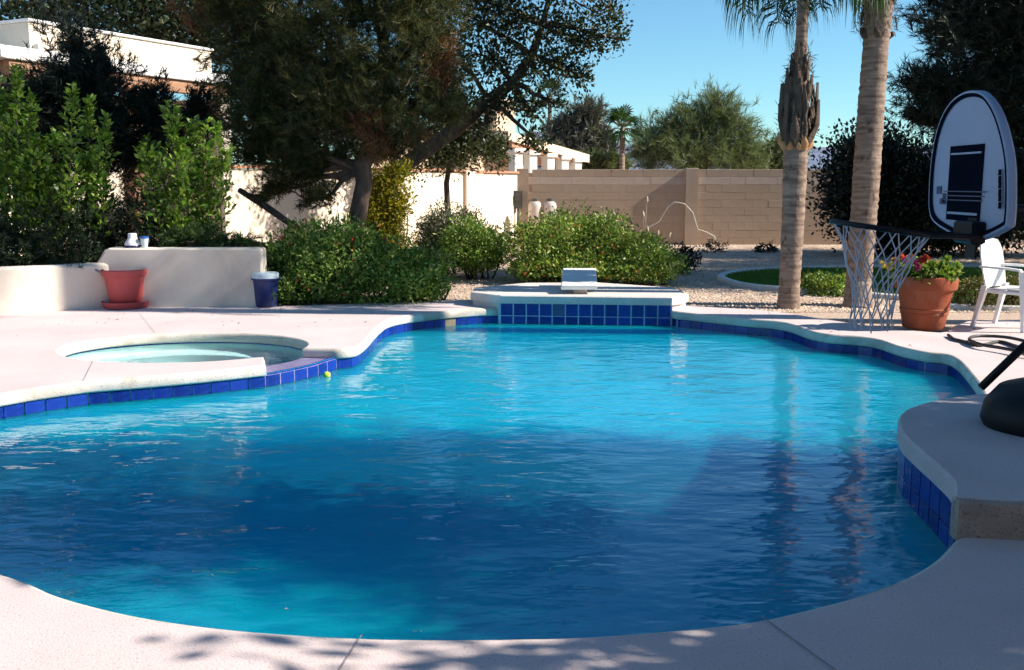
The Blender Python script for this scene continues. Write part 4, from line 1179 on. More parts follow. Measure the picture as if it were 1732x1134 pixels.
def palm(label, base, path, radii, top, seed, nfr=15, boots=None, ln=2.3, elr=(5, 70), dr=(1.3, 2.0), lf=0.55):
    t = thing('palm_tree', label, 'palm tree', base, 'feather palms beyond the pool')
    rng = random.Random(seed)
    # ringed trunk
    rp = [Vector(q) for q in path]
    full = []; rr = []
    for i in range(len(rp) - 1):
        n_ = max(2, int((rp[i + 1] - rp[i]).length / 0.045))
        for j in range(n_):
            u = j / n_
            r_ = radii[i] + (radii[i + 1] - radii[i]) * u
            full.append(rp[i].lerp(rp[i + 1], u)); rr.append(r_ * (1.0 + (0.035 if len(full) % 2 else -0.01) + rng.uniform(-0.035, 0.03)))
    full.append(rp[-1]); rr.append(radii[-1])
    MB().tube(full, rr, 20).build('trunk', M_PALMB, t, smooth=True, angle=70)
    if boots:
        for (zc, r_, n_, h_, tilt, m) in boots:
            for k_ in range(n_):
                az = 6.283 * k_ / n_ + rng.uniform(-0.2, 0.2)
                # position on the trunk at this height
                j = min(range(len(rp)), key=lambda q: abs(rp[q].z - zc)); c = min(full, key=lambda q: abs(q.z - zc))
                o_ = Vector((math.cos(az), math.sin(az), 0)); sd = Vector((-o_.y, o_.x, 0))
                z0 = Vector((0, 0, 1))
                h2_ = h_ * rng.uniform(0.55, 1.35); w0 = rng.uniform(0.08, 0.17); w1 = rng.uniform(0.015, 0.05); tl = tilt * rng.uniform(0.2, 1.5); sk = sd * rng.uniform(-0.05, 0.05)
                b0 = c + o_ * r_ * 0.80; b1 = c + o_ * (r_ + tl * 0.7) + z0 * h2_ * 0.45 + sk * 0.4; b2 = c + o_ * (r_ + tl * rng.uniform(0.4, 1.0)) + z0 * h2_ + sk
                pts_ = []
                for (bb, w, th_) in ((b0, w0, 0.05), (b1, w0 * 0.8, 0.035), (b2, w1, 0.02)):
                    pts_.append([bb - sd * w / 2 - o_ * th_ * 0.6, bb - sd * w / 4 + o_ * th_ * 0.5, bb + o_ * th_ * 0.8, bb + sd * w / 4 + o_ * th_ * 0.5, bb + sd * w / 2 - o_ * th_ * 0.6])
                mbt = MB().grid(pts_, close=True)
                mbt.add(pts_[0], [(4, 3, 2, 1, 0)]); mbt.add(pts_[-1], [(0, 1, 2, 3, 4)])
                mbt.build('leaf_base', m, t, smooth=True, angle=50)
    if boots:
        # loose fibre hanging about the old leaf bases
        nr_ = np.random.default_rng(seed); nf_ = 700
        zs = nr_.uniform(min(b_[0] for b_ in boots) + 0.1, max(b_[0] for b_ in boots) + 0.4, nf_); aa = nr_.random(nf_) * 6.283
        cen = np.array([tuple(min(full, key=lambda q: abs(q.z - z_))) for z_ in zs])
        zr = (zs - zs.min()) / (zs.max() - zs.min())
        rad_ = (1 - zr) * 0.22 + zr * 0.10 + nr_.normal(size=nf_) * 0.015
        Pf = cen + np.stack([np.cos(aa) * rad_, np.sin(aa) * rad_, np.zeros(nf_)], 1)
        Af = unit(np.stack([np.cos(aa) * 0.4, np.sin(aa) * 0.4, nr_.normal(size=nf_) * 0.9], 1) + nr_.normal(size=(nf_, 3)) * 0.3)
        V, Q = leaf_quads(Pf, Af, nr_.normal(size=(nf_, 3)), nr_.uniform(0.04, 0.14, nf_), np.full(nf_, 0.010))
        tag(fast_mesh('fibres', V, Q, leafmat('palm_fibre', [(0.0, (0.05, 0.035, 0.028)), (1.0, (0.20, 0.13, 0.08))], 0.1), t), kind='stuff')
    rach = MB(); PV = []
    for k_ in range(nfr):
        az = k_ * 2.39996 + rng.uniform(-0.2, 0.2)
        el = rng.uniform(R(elr[0]), R(elr[1])) if k_ > 3 else rng.uniform(R(60), R(80))
        frond(rng, Vector(top) + Vector((math.cos(az), math.sin(az), 0)) * 0.06, az, el, ln * rng.uniform(0.85, 1.1), rng.uniform(*dr), rach, PV, lf)
    rach.build('leaf_stalks', mat('palm_stalk', (0.10, 0.11, 0.04), (0.14, 0.12, 0.05), 8, 0.6), t, smooth=True)
    V = np.array([[tuple(q) for q in a] for a in PV], np.float32).reshape(-1, 3)
    i = (np.arange(len(PV)) * 8)[:, None]
    Q = np.concatenate([i + np.array([[0, 1, 2, 3]]), i + np.array([[3, 2, 4, 5]]), i + np.array([[5, 4, 6, 7]])])
    fast_mesh('leaflets', V, Q, L_PALM, t)
    return t
Y1 = 12.6
TOP1, TOP2 = -34, -270
p1 = [at(1334, 517), aty(1335, 490, Y1), aty(1341, 380, Y1), aty(1346, 255, Y1), aty(1349, 180, Y1), aty(1352, 130, Y1), aty(1356, 60, Y1), aty(1360, TOP1, Y1)]
p1[0].z = -0.1
palm('slimmer palm with brown peeling leaf bases halfway up, in front on the gravel', (p1[0].x, p1[0].y, -0.04), p1, [0.155, 0.13, 0.138, 0.15, 0.14, 0.09, 0.07, 0.07], aty(1362, TOP1, Y1), 9, 12,
     [(aty(0, 246, Y1).z, 0.165, 12, 0.58, 0.075, M_BOOT), (aty(0, 215, Y1).z, 0.15, 11, 0.50, 0.06, M_BOOT), (aty(0, 170, Y1).z, 0.13, 7, 0.42, 0.03, M_BOOT), (aty(0, 135, Y1).z, 0.10, 6, 0.40, 0.0, M_BOOT), (aty(0, 252, Y1).z, 0.155, 11, 0.16, 0.04, M_BOOTO)], 1.25, (30, 80), (2.5, 3.4), 0.56)
Y2 = 12.9
p2 = [at(1450, 515), aty(1452, 480, Y2), aty(1462, 350, Y2), aty(1472, 200, Y2), aty(1481, 80, Y2), aty(1486, 20, Y2), aty(1490, -40, Y2), aty(1506, TOP2, Y2)]
p2[0].z = -0.1
palm('thicker smooth ringed palm trunk behind the net', (p2[0].x, p2[0].y, -0.04), p2, [0.19, 0.16, 0.165, 0.165, 0.155, 0.165, 0.20, 0.18], aty(1506, TOP2, Y2), 6, 18,
     [(aty(0, 5, Y2).z, 0.18, 8, 0.4, 0.08, M_BOOT), (aty(0, 70, Y2).z, 0.17, 4, 0.12, 0.03, M_BOOT)], 2.2, (20, 75), (1.6, 2.6))
# a third palm of the same row, outside the picture to the right: its trunk shades the paving
p3 = [Vector((8.6, 11.05, -0.1)), Vector((8.6, 11.05, 2.0)), Vector((8.66, 11.07, 5.5)), Vector((8.72, 11.11, 12.0))]
palm('ringed palm standing apart beyond the white chair', (8.6, 11.05, -0.04), p3, [0.24, 0.2, 0.2, 0.18], (8.72, 11.11, 12.0), 8, 12, None, 2.2)

# ------------------------------------------------------------------ pines on the right
Yr = 16.5
rl = []
for (x, y, rx, rz, dy) in [(1690, 60, 90, 90, 0), (1620, 20, 60, 60, 0), (1740, 180, 110, 90, 0.3), (1600, 150, 55, 30, -0.2), (1560, 140, 40, 26, -0.3), (1590, 185, 55, 26, -0.2), (1650, 170, 60, 60, 0), (1760, 20, 120, 110, 0.5), (1800, 280, 120, 90, 0.3), (1720, 320, 70, 70, 0.4), (1640, 260, 40, 50, 0.4), (1850, 120, 120, 130, 0.5), (1700, -80, 110, 90, 0.2), (1820, -120, 120, 100, 0.6), (1605, 60, 34, 24, -0.4), (1570, 200, 26, 14, -0.3)]:
    q = aty(x, y, Yr + dy); k_ = Yr / F
    rl.append((q.x, q.y, q.z, rx * k_, max(0.4, rx * k_ * 0.8), rz * k_))
RP = thing('dark_pine_tree', 'big dark pine with feathery branches behind the basketball backboard', 'tree', (aty(1790, 400, Yr).x, Yr, -0.04))
bx_ = aty(1790, 400, Yr).x
limbs('trunk', M_BARKG, [Vector((bx_, Yr, -0.1)), Vector((bx_, Yr, 1.5)), Vector((bx_ - 0.2, Yr, 3.0)), Vector((bx_ - 0.3, Yr, 4.6)), Vector((bx_ - 0.2, Yr, 6.2))], [0.22, 0.18, 0.14, 0.1, 0.05], rl, RP, 101, 6, 0.06, 0.2)
needles('crown', L_PINED, rl, 17000, 14, 0.15, 0.014, RP, 102, shell=0.3, rough=0.4, zmin=0.6, spread=0.18)

# shade trees of the same garden outside the picture to the right: they shade the near deck and the near half of the pool
def shade(label, base, lobes, seed, n, size=0.13):
    b = Vector(base)
    top = max(l_[2] for l_ in lobes)
    return tree('garden_tree', label, base, [b, b + Vector((0.05, 0, top * 0.35)), b + Vector((0.0, 0.1, top * 0.7)), b + Vector((0.1, 0, top))], [0.22, 0.18, 0.12, 0.05], lobes, L_OAK, n, size, seed, shell=0.15, clump=18, spread=0.3, group='garden trees to the right of the pool')
shade('tall leafy garden tree standing right of the raised ledge', (10.0, 5.2, -0.04), [(9.6, 4.7, 4.6, 1.7, 1.0, 1.6), (9.0, 4.4, 3.4, 1.3, 1.0, 1.2), (10.2, 4.9, 6.2, 1.6, 0.9, 1.3), (10.2, 4.4, 7.2, 1.5, 1.1, 1.3), (10.0, 5.0, 8.6, 1.3, 1.0, 1.0), (10.2, 3.9, 5.6, 1.3, 0.8, 1.3), (9.4, 5.0, 2.6, 1.3, 0.9, 1.2), (9.2, 4.6, 5.6, 1.1, 1.0, 1.0), (9.6, 5.0, 7.6, 1.1, 0.7, 1.0), (10.2, 3.9, 8.4, 1.4, 0.6, 1.1), (10.2, 4.1, 9.6, 1.2, 0.7, 0.8)], 111, 18000)
shade('broad garden tree spreading over the raised ledge and near deck', (7.2, 4.2, -0.04), [(5.4, 2.9, 3.0, 1.0, 1.0, 0.6), (6.6, 2.0, 3.4, 1.2, 1.1, 0.8), (6.6, 3.6, 3.2, 1.2, 1.0, 0.9), (4.3, 5.0, 3.5, 1.2, 0.9, 0.55), (3.6, 5.4, 3.7, 1.0, 0.6, 0.5), (5.4, 5.0, 3.7, 1.3, 0.8, 0.7), (5.2, 5.8, 3.2, 1.0, 0.5, 0.5), (7.4, 5.0, 2.6, 1.2, 0.9, 1.1), (7.4, 5.9, 2.1, 1.1, 0.7, 0.8), (7.8, 3.4, 2.4, 1.1, 1.0, 1.0), (3.0, 4.5, 3.7, 1.0, 0.6, 0.45), (2.6, 5.2, 3.9, 0.9, 0.6, 0.4)], 113, 38000)
shade('garden tree standing between the chair and the dark pine', (11.6, 15.0, -0.04), [(11.4, 15.2, 3.4, 1.3, 1.0, 1.2), (11.8, 14.6, 4.8, 1.2, 0.7, 1.1), (11.2, 15.8, 4.6, 1.2, 0.8, 1.1), (11.5, 15.2, 5.9, 1.1, 0.9, 0.9)], 119, 22000)
shade('garden tree standing beyond the oleander, throwing shade on the lawn', (14.0, 18.6, -0.04), [(14, 18.6, 3.6, 1.6, 1.3, 1.6), (13.6, 17.8, 5.2, 1.5, 1.0, 1.3), (14.2, 19.4, 5.4, 1.5, 1.2, 1.4), (13.2, 18.6, 2.4, 1.3, 1.3, 1.4), (14.0, 18.6, 6.8, 1.2, 1.1, 1.0)], 115, 26000)
shade('garden tree standing at the far end of the block wall', (14.6, 21.6, -0.04), [(14.6, 21.6, 3.8, 1.6, 1.2, 1.6), (14.2, 20.9, 5.4, 1.5, 1.0, 1.3), (14.8, 22.4, 5.6, 1.4, 1.0, 1.2), (13.6, 21.8, 2.4, 1.4, 1.2, 1.5), (14.4, 21.5, 7.0, 1.2, 1.1, 1.0)], 117, 26000)

# ------------------------------------------------------------------ beyond the wall
FH = thing('far_house', 'peach stucco house with sloping eave and white columns beyond the block wall', 'house', (1.2, 34, -0.04))
def q4(mb, pts, th):
    """slab: four corners, thickened downwards"""
    a = [Vector(p_) for p_ in pts]; b = [p_ - Vector((0, 0, th)) for p_ in a]
    mb.add(a + b, [(0, 1, 2, 3), (7, 6, 5, 4), (0, 4, 5, 1), (1, 5, 6, 2), (2, 6, 7, 3), (3, 7, 4, 0)])
    return mb
e0, e1 = aty(905, 238, 31), aty(997, 262, 34)
q4(MB(), [aty(860, 222, 29.8), e1, e1 + Vector((-3, 3, 0.3)), aty(860, 222, 29.8) + Vector((-3, 3, 0.3))], 0.26).build('roof', M_ROOFT, FH)
q4(MB(), [aty(866, 236, 30.1), aty(985, 268, 33.8), aty(985, 268, 33.8) + Vector((-2, 2, 0)), aty(866, 236, 30.1) + Vector((-2, 2, 0))], 0.22).build('soffit_beam', M_BEAM, FH)
for (px, pt, Y) in ((872, 258, 30.2), (897, 262, 31.0), (927, 266, 32.0), (951, 270, 32.8), (973, 274, 33.4)):
    c = aty(px, pt, Y)
    colm = MB().box((c.x, Y, c.z / 2), (0.30, 0.30, c.z), 0.7, 0.01).build('column', M_FARW, FH)
    MB().box((c.x, Y, c.z + 0.05), (0.44, 0.44, 0.12), 0.7, 0.01).build('capital', M_FARW, colm)
cc = aty(845, 170, 36)
MB().box((cc.x, 36, cc.z / 2), (0.8, 0.8, cc.z), 0.6, 0.01).build('chimney', M_ROOFT, FH)
MB().box((-2.2, 36.5, 1.5), (8, 0.3, 3.0), 0.75).build('back_wall', M_ROOFT, FH)

def wispy(name, label, base, lobes, m, seed, n, ln, parentless=None, bark=M_BARKG, wd=0.02, group=None):
    t = thing(name, label, 'tree', base, group)
    b = Vector(base); top = max(l_[2] for l_ in lobes)
    limbs('trunk', bark, [b, b + Vector((0.1, 0, top * 0.3)), b + Vector((0.0, 0, top * 0.6)), b + Vector((0.2, 0, top * 0.95))], [0.2, 0.16, 0.1, 0.04], lobes, t, seed, 12, 0.06, 0.2)
    needles('crown', m, lobes, n, 12, ln, wd, t, seed + 1, shell=0.15, rough=0.3, zmin=0.2, spread=0.22)
    return t
Yv = 42
PALO_ = wispy('palo_verde', 'wide airy green tree with wispy top beyond the block wall', (aty(1190, 300, Yv).x, Yv, -0.04), [lob(1110, 245, Yv, 45, 42), lob(1160, 225, Yv, 45, 45), lob(1205, 200, Yv, 40, 40), lob(1245, 225, Yv, 40, 42), lob(1180, 265, Yv, 80, 30), lob(1255, 262, Yv, 40, 30), lob(1095, 268, Yv, 28, 24), lob(1212, 170, Yv, 18, 16)], L_PALO, 121, 4200, 0.30, wd=0.022)
wispy('grey_tree', 'grey green tree beyond the far house roof', (aty(985, 300, 44).x, 44, -0.04), [lob(985, 215, 44, 30, 30), lob(950, 235, 44, 26, 26), lob(1003, 245, 44, 24, 32), lob(970, 265, 44, 50, 22), lob(1015, 268, 44, 16, 16)], L_FARG, 123, 3300, 0.30, wd=0.05)
wispy('far_scrub_tree', 'pale green scrubby tree beyond the wall at the slim palm', (aty(1300, 300, 46).x, 46, -0.04), [lob(1300, 270, 46, 30, 24), lob(1330, 262, 46, 24, 26), lob(1275, 280, 46, 20, 16)], L_PALO, 125, 1600, 0.28, wd=0.045)
wispy('far_scrub_tree', 'low pale scrubby tree between the far house and the small fan palm', (aty(1010, 300, 38).x, 38, -0.04), [lob(1005, 278, 38, 36, 12), lob(1040, 280, 38, 18, 12)], L_PALO, 127, 1500, 0.2, wd=0.04)

def fan_palm(label, px, py_top, Y, r, seed, n=26):
    c = aty(px, py_top, Y)
    t = thing('fan_palm', label, 'palm tree', (c.x, Y, -0.04), 'fan palms beyond the wall')
    rng = random.Random(seed)
    MB().tube([(c.x - 0.1, Y, -0.1), (c.x, Y, c.z * 0.5), (c.x, Y, c.z)], [0.14, 0.11, 0.10], 10).build('trunk', M_PALMB, t, smooth=True)
    V = []
    st = MB()
    for k_ in range(n):
        az = k_ * 2.399; el = rng.uniform(R(-35), R(75))
        d = Vector((math.cos(az) * math.cos(el), math.sin(az) * math.cos(el), math.sin(el)))
        hub = c + d * r * 0.45
        st.tube([c, hub], 0.02, 4, cap=False)
        sd = d.cross(Vector((0, 0, 1))).normalized() if abs(d.z) < 0.98 else Vector((1, 0, 0)); up_ = sd.cross(d)
        for j in range(-6, 7):
            a = j * R(13)
            dd = (d * math.cos(a) + sd * math.sin(a) + Vector((0, 0, -0.10 * abs(j) / 6))).normalized()
            l_ = r * 0.62 * (1 - 0.025 * j * j / 2)
            pp = dd.cross(up_).normalized() * 0.035
            V.append([hub, hub + dd * l_ * 0.6 + pp, hub + dd * l_ + Vector((0, 0, -0.12 * r)), hub + dd * l_ * 0.6 - pp])
    Va = np.array([[tuple(q) for q in a] for a in V], np.float32).reshape(-1, 3)
    fast_mesh('fronds', Va, np.arange(len(Va)).reshape(-1, 4), L_PALM, t)
    st.build('leaf_stalks', MATS['palm_stalk'], t)
fan_palm('small fan palm standing clear between two trees beyond the wall', 1053, 216, 37, 0.95, 3)
fan_palm('taller fan palm partly hidden by the overhanging leaves', 930, 165, 52, 1.2, 4)
# hills
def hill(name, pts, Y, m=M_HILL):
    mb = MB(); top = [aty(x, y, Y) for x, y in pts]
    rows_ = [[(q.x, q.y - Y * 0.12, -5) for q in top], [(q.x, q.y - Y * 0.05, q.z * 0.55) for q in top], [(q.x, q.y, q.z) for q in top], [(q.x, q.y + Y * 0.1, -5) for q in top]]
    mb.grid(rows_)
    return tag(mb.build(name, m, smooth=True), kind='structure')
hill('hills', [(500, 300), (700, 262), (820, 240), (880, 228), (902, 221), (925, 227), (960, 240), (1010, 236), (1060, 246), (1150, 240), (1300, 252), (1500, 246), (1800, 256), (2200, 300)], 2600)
# pebbles and grass
rng = np.random.default_rng(5)
def pebbles(n):
    """scattered stones on the gravel between the paving and the wall"""
    xs = rng.uniform(-3.5, 9.5, n * 3); ys = 12.2 + (rng.random(n * 3) ** 1.7) * 13.5
    keep = []
    dp = [tuple(p_) for p_ in deck_out]
    pfo = pf
    for x, y in zip(xs, ys):
        if abs(x / y) > 0.53: continue
        if inside((x, y), dp) or inside((x, y), pfo) or inside((x, y), lawn_poly): continue
        keep.append((x, y))
        if len(keep) >= n: break
    P = np.array(keep); k = len(P)
    s = 0.010 + 0.016 * rng.random(k) ** 2
    octa = np.array([[1, 0, 0], [0, 1, 0], [-1, 0, 0], [0, -1, 0], [0, 0, 0.75], [0, 0, -0.6]])
    V = octa[None] * s[:, None, None] * rng.uniform(0.65, 1.3, (k, 6, 1)) + np.concatenate([P, np.full((k, 1), -0.036)], 1)[:, None]
    ff = np.array([[0, 1, 4], [1, 2, 4], [2, 3, 4], [3, 0, 4]])
    Fc = (np.arange(k)[:, None, None] * 6 + ff[None]).reshape(-1, 3)
    o = fast_mesh('gravel_stones', V.reshape(-1, 3), Fc, L_STONE)
    tag(o, 'loose tan gravel stones covering the garden beds', 'gravel', kind='stuff')
pebbles(34000)
def grass(n):
    xs = rng.uniform(3.2, 10.5, n * 3); ys = rng.uniform(12.8, 18.2, n * 3)
    K = [(x, y) for x, y in zip(xs, ys) if inside((x, y), lawn_poly)][:n]
    P = np.array([(x, y, -0.012) for x, y in K]); k = len(P)
    A = unit(np.stack([rng.normal(size=k) * 0.35, rng.normal(size=k) * 0.35, np.ones(k)], 1))
    h = 0.035 + 0.03 * rng.random(k)
    B = unit(np.stack([rng.normal(size=k), rng.normal(size=k), np.zeros(k)], 1)) * 0.006
    V = np.stack([P - B, P + B, P + A * h[:, None]], 1).reshape(-1, 3)
    tag(fast_mesh('grass', V, np.arange(k * 3).reshape(-1, 3), L_GRASS), 'short green grass on the small lawn by the palms', 'grass', kind='stuff')
grass(42000)
# ------------------------------------------------------------------ unseen house added behind the camera to hold back sky light
OH = thing('sky_block_house', 'unseen cream stucco house with patio roof added behind the viewer to block sky light', 'house', (0, -4.2, 0))
MB().box((-1, -4.4, 2.4), (26, 0.3, 4.9), 0, 0.02).build('wall', M_HOUSE, OH)
MB().box((1.5, -1.35, 2.86), (17, 5.9, 0.18), 0, 0.02).build('sky_block_roof', M_TRIM, OH)  # added overhead to cut sky light on the near deck
for x in (-6.6, 9.6):
    MB().box((x, 1.3, 1.385), (0.3, 0.3, 2.77), 0, 0.012).build('sky_block_post', M_HOUSE, OH)
for x in (-6, -1.5, 4):
    gd = MB().box((x, -4.235, 1.15), (1.9, 0.03, 2.1), 0, 0.005).build('added_glass_door', M_DARKGLASS, OH)
    MB().box((x + 0.1, -4.2, 1.1), (0.03, 0.04, 0.22), 0, 0.005).build('handle', M_TRIM, gd)

# ------------------------------------------------------------------ pool basketball hoop
BX = 2.30
HP = thing('basketball_hoop', 'poolside basketball hoop with pale rounded backboard, black rim and white net', 'basketball hoop', (2.95, 5.5, 0.165))
# backboard outline in its own plane: (depth, height), traced at x = BX
def onx(px, py):
    Y = BX * F / (px - CX) * (1.0)
    for _ in range(6):
        d = _ray(px, py); t = BX / d[0]; Y = d[1] * t
    return (d[1] * t, EYE + d[2] * t)
ol_px = [(1600, 388), (1579, 366), (1577, 320), (1582, 262), (1592, 215), (1608, 180), (1628, 160), (1650, 153), (1670, 158), (1688, 182), (1702, 220), (1712, 270), (1714, 320), (1712, 375), (1703, 390), (1650, 408)]
ol = [onx(*q) for q in ol_px]
ctr = (sum(q[0] for q in ol) / len(ol), sum(q[1] for q in ol) / len(ol))
olc = crom(ol, closed=True, step=0.04)
if area(olc) < 0: olc.reverse()
def inset(poly, k): return [(ctr[0] + (q[0] - ctr[0]) * k, ctr[1] + (q[1] - ctr[1]) * k) for q in poly]
def board3(poly, x): return [(x, q[0], q[1]) for q in poly]
b = MB()
r_ = [board3(inset(olc, 0.93), BX + 0.022), board3(inset(olc, 0.97), BX + 0.024), board3(olc, BX + 0.012), board3(olc, BX - 0.014), board3(inset(olc, 0.985), BX - 0.022), board3(inset(olc, 0.93), BX - 0.022), board3(inset(olc, 0.905), BX - 0.010)]
b.grid(r_, close=True)
b.build('backboard_frame', M_BACKB, HP, smooth=True, angle=40)
fc = MB(); v, f = fill(inset(olc, 0.91), [], 0)
fc.add([(BX - 0.0105, p_[0], p_[1]) for p_ in v], f); fc.add([(BX + 0.0215, p_[0] , p_[1]) for p_ in v], f)
PANEL = fc.build('backboard_panel', M_BACKB, HP, recalc=False)
# dark ring: border line plus painted shade of the thick frame side
gr = MB().grid([board3(inset(olc, 0.962), BX - 0.0236), board3(inset(olc, 0.93), BX - 0.0242), board3(inset(olc, 0.908), BX - 0.0150)], close=True)
gr.build('border_line_shade', M_BLUED, PANEL)
# printed target: dark block with pale lines
def rectx(y0, y1, z0, z1, x, m, nm):
    return MB().box((x, (y0 + y1) / 2, (z0 + z1) / 2), (0.004, abs(y1 - y0), abs(z1 - z0))).build(nm, m, PANEL)
ty0, tz1 = onx(1613, 248); ty1, tz0 = onx(1661, 376)
rectx(ty0, ty1, tz0, tz1, BX - 0.0145, M_BLUED, 'target_print')
rectx(ty0 - 0.02, ty1 + 0.02, tz1 - 0.045, tz1 - 0.036, BX - 0.0185, M_BACKB, 'target_line')
rectx(ty0 - 0.02, ty1 + 0.02, tz0 + 0.030, tz0 + 0.042, BX - 0.0185, M_BACKB, 'target_line')
for i in range(3):
    zz = tz0 + 0.10 + 0.022 * i
    rectx(ty0 + 0.04, ty1 - 0.02 * i - 0.02, zz, zz + 0.005, BX - 0.0185, mat('print_grey', (0.10, 0.12, 0.18), (0.09, 0.11, 0.17), 5, 0.5), 'print_line')
for (px, py, w_, h_) in ((1593, 322, 0.055, 0.04), (1599, 341, 0.07, 0.03), (1601, 335, 0.03, 0.05)):
    yy, zz = onx(px, py)
    rectx(yy - w_ / 2, yy + w_ / 2, zz - h_ / 2, zz + h_ / 2, BX - 0.0145, mat('print_blue', (0.05, 0.08, 0.17), (0.04, 0.07, 0.15), 9, 0.5), 'logo_print')
for k_ in range(6):
    yy, zz = onx(1700, 292 + k_ * 11)
    rectx(yy - 0.012, yy + 0.012, zz - 0.014 - 0.004 * (k_ % 2), zz + 0.014, BX - 0.0245, M_BLUED, 'letter_print')
# rim, bracket and net
RC = Vector((1.815, 4.93, 1.318)); RR = 0.232
rim_pts = []
for k_ in range(33):
    a = 6.28318 * k_ / 32
    rim_pts.append(RC + Vector((RR * math.cos(a), RR * math.sin(a), -0.035 * math.cos(a))))
RIM = MB().tube(rim_pts, 0.0125, 8, cap=False).build('rim', M_BLACKP, HP, smooth=True)
for s_ in (-1, 1):
    MB().tube([RC + Vector((RR * 0.8, s_ * RR * 0.6, -0.03)), Vector((BX - 0.03, RC.y + s_ * 0.09, 1.285))], 0.013, 6).build('rim_brace', M_BLACKP, RIM)
MB().box((BX - 0.045, RC.y, 1.30), (0.07, 0.20, 0.11), 0, 0.01).build('rim_bracket', M_BLACKP, RIM)
MB().box((BX - 0.02, RC.y + 0.02, 1.27), (0.012, 0.10, 0.20), 0, 0.004).build('mount_plate', M_BLACKP, HP)
NS = 12
lev = [(0.0, 1.0), (0.10, 0.78), (0.19, 0.59), (0.28, 0.47), (0.37, 0.41), (0.45, 0.39)]
rn = random.Random(2)
def npt(i, l_):
    dz, kr = lev[l_]
    a = 6.28318 * (i + (0.5 if l_ % 2 else 0)) / NS
    sw = Vector((-0.02, 0.0, 0)) * dz * 2
    jit = Vector((rn.uniform(-1, 1), rn.uniform(-1, 1), rn.uniform(-1, 1))) * (0.012 if l_ else 0)
    return RC + Vector((RR * kr * math.cos(a), RR * kr * math.sin(a), -dz - 0.035 * math.cos(a) * (1 - l_ / 5))) + sw + jit
G = [[npt(i, l_) for i in range(NS)] for l_ in range(len(lev))]
nm_ = MB()
for l_ in range(len(lev) - 1):
    for i in range(NS):
        j2 = (i + (0 if l_ % 2 == 0 else 1)) % NS; j1 = (i - (1 if l_ % 2 == 0 else 0)) % NS
        for j in {j1, j2}:
            nm_.tube([G[l_][i], G[l_ + 1][j]], 0.0034, 5, cap=False)
for i in range(NS):
    e = G[-1][i]
    nm_.tube([e, e + Vector((0.008, 0.004, -0.05)), e + Vector((0.014, 0, -0.01))], 0.0045, 5)
nm_.build('net', M_NET, HP)
# pole, strut and water-filled base
MB().tube([(BX + 0.03, 5.02, 1.42), (BX + 0.35, 5.1, 1.40), (3.05, 5.35, 1.20), (3.25, 5.55, 0.85), (3.22, 5.6, 0.35)], 0.03, 12).build('pole', M_BLACKP, HP, smooth=True)
MB().tube([(BX + 0.03, 5.02, 1.75), (BX + 0.4, 5.1, 1.65), (3.05, 5.35, 1.25)], 0.02, 10).build('pole_brace', M_BLACKP, HP, smooth=True)
sa = aty(1659, 656, 5.75); sb = aty(1740, 578, 5.75)
MB().tube([sa, sa.lerp(sb, 0.5), sb + (sb - sa) * 0.3], 0.024, 10).build('strut', M_BLACKP, HP, smooth=True)
bs = []
for (k_, z) in ((1.0, 0.166), (1.03, 0.20), (1.0, 0.30), (0.88, 0.385), (0.6, 0.43), (0.3, 0.44)):
    bs.append([(3.30 + 0.56 * k_ * math.cos(t) * (1 + 0.06 * math.cos(2 * t)), 5.52 + 0.46 * k_ * math.sin(t), z) for t in np.linspace(0, 6.28318, 40, endpoint=False)])
bb = MB().grid(bs, close=True); bb.add(bs[-1], [tuple(range(40))])
TUB = bb.build('base_tub', M_BLACKP, HP, smooth=True)
MB().lathe([(0.05, 0.43), (0.05, 0.465), (0.04, 0.47)], (3.1, 5.35, 0), 16).build('filler_cap', M_BLACKP, TUB)

# ------------------------------------------------------------------ white plastic chair
fl, rl_, rr_ = at(1718, 562), at(1655, 556), at(1703, 549)
CHC = (fl + rr_) / 2
fw = Vector((0.62, -0.78, 0)).normalized(); rt = Vector((-fw.y, fw.x, 0)) * -1.0    # rt: the chair's right as it sits
CH = thing('plastic_chair', 'white moulded plastic armchair on the paving beside the flower pot', 'chair', (CHC.x, CHC.y, 0))
def C3(r, f_, z): return CHC + rt * r + fw * f_ + Vector((0, 0, z))
def slab(name, rows_, th, m=M_WHITEP):
    """curved sheet with thickness th given as rows of points"""
    mb = MB()
    top = [[Vector(p_) for p_ in r] for r in rows_]
    R_, K_ = len(top), len(top[0])
    nr = []
    for i in range(R_):
        q = []
        for j in range(K_):
            a = top[min(i + 1, R_ - 1)][j] - top[max(i - 1, 0)][j]; b_ = top[i][min(j + 1, K_ - 1)] - top[i][max(j - 1, 0)]
            q.append(a.cross(b_).normalized() * th)
        nr.append(q)
    bot = [[top[i][j] - nr[i][j] for j in range(K_)] for i in range(R_)]
    mb.grid(top); mb.grid([list(reversed(r)) for r in bot])
    edge = [(0, j) for j in range(K_)] + [(i, K_ - 1) for i in range(1, R_)] + [(R_ - 1, j) for j in range(K_ - 2, -1, -1)] + [(i, 0) for i in range(R_ - 2, 0, -1)]
    mb.grid([[bot[i][j] for i, j in edge], [top[i][j] for i, j in edge]], close=True)
    return mb.build(name, m, CH, recalc=True, smooth=True, angle=45)
slab('seat', [[C3(r, f_, 0.425 - 0.02 * math.cos(r * 6) + 0.03 * (f_ + 0.2) - 0.02 * (f_ > 0.2)) for r in np.linspace(-0.22, 0.22, 9)] for f_ in (-0.2, -0.1, 0.0, 0.1, 0.2, 0.235)], 0.014)
bk = []
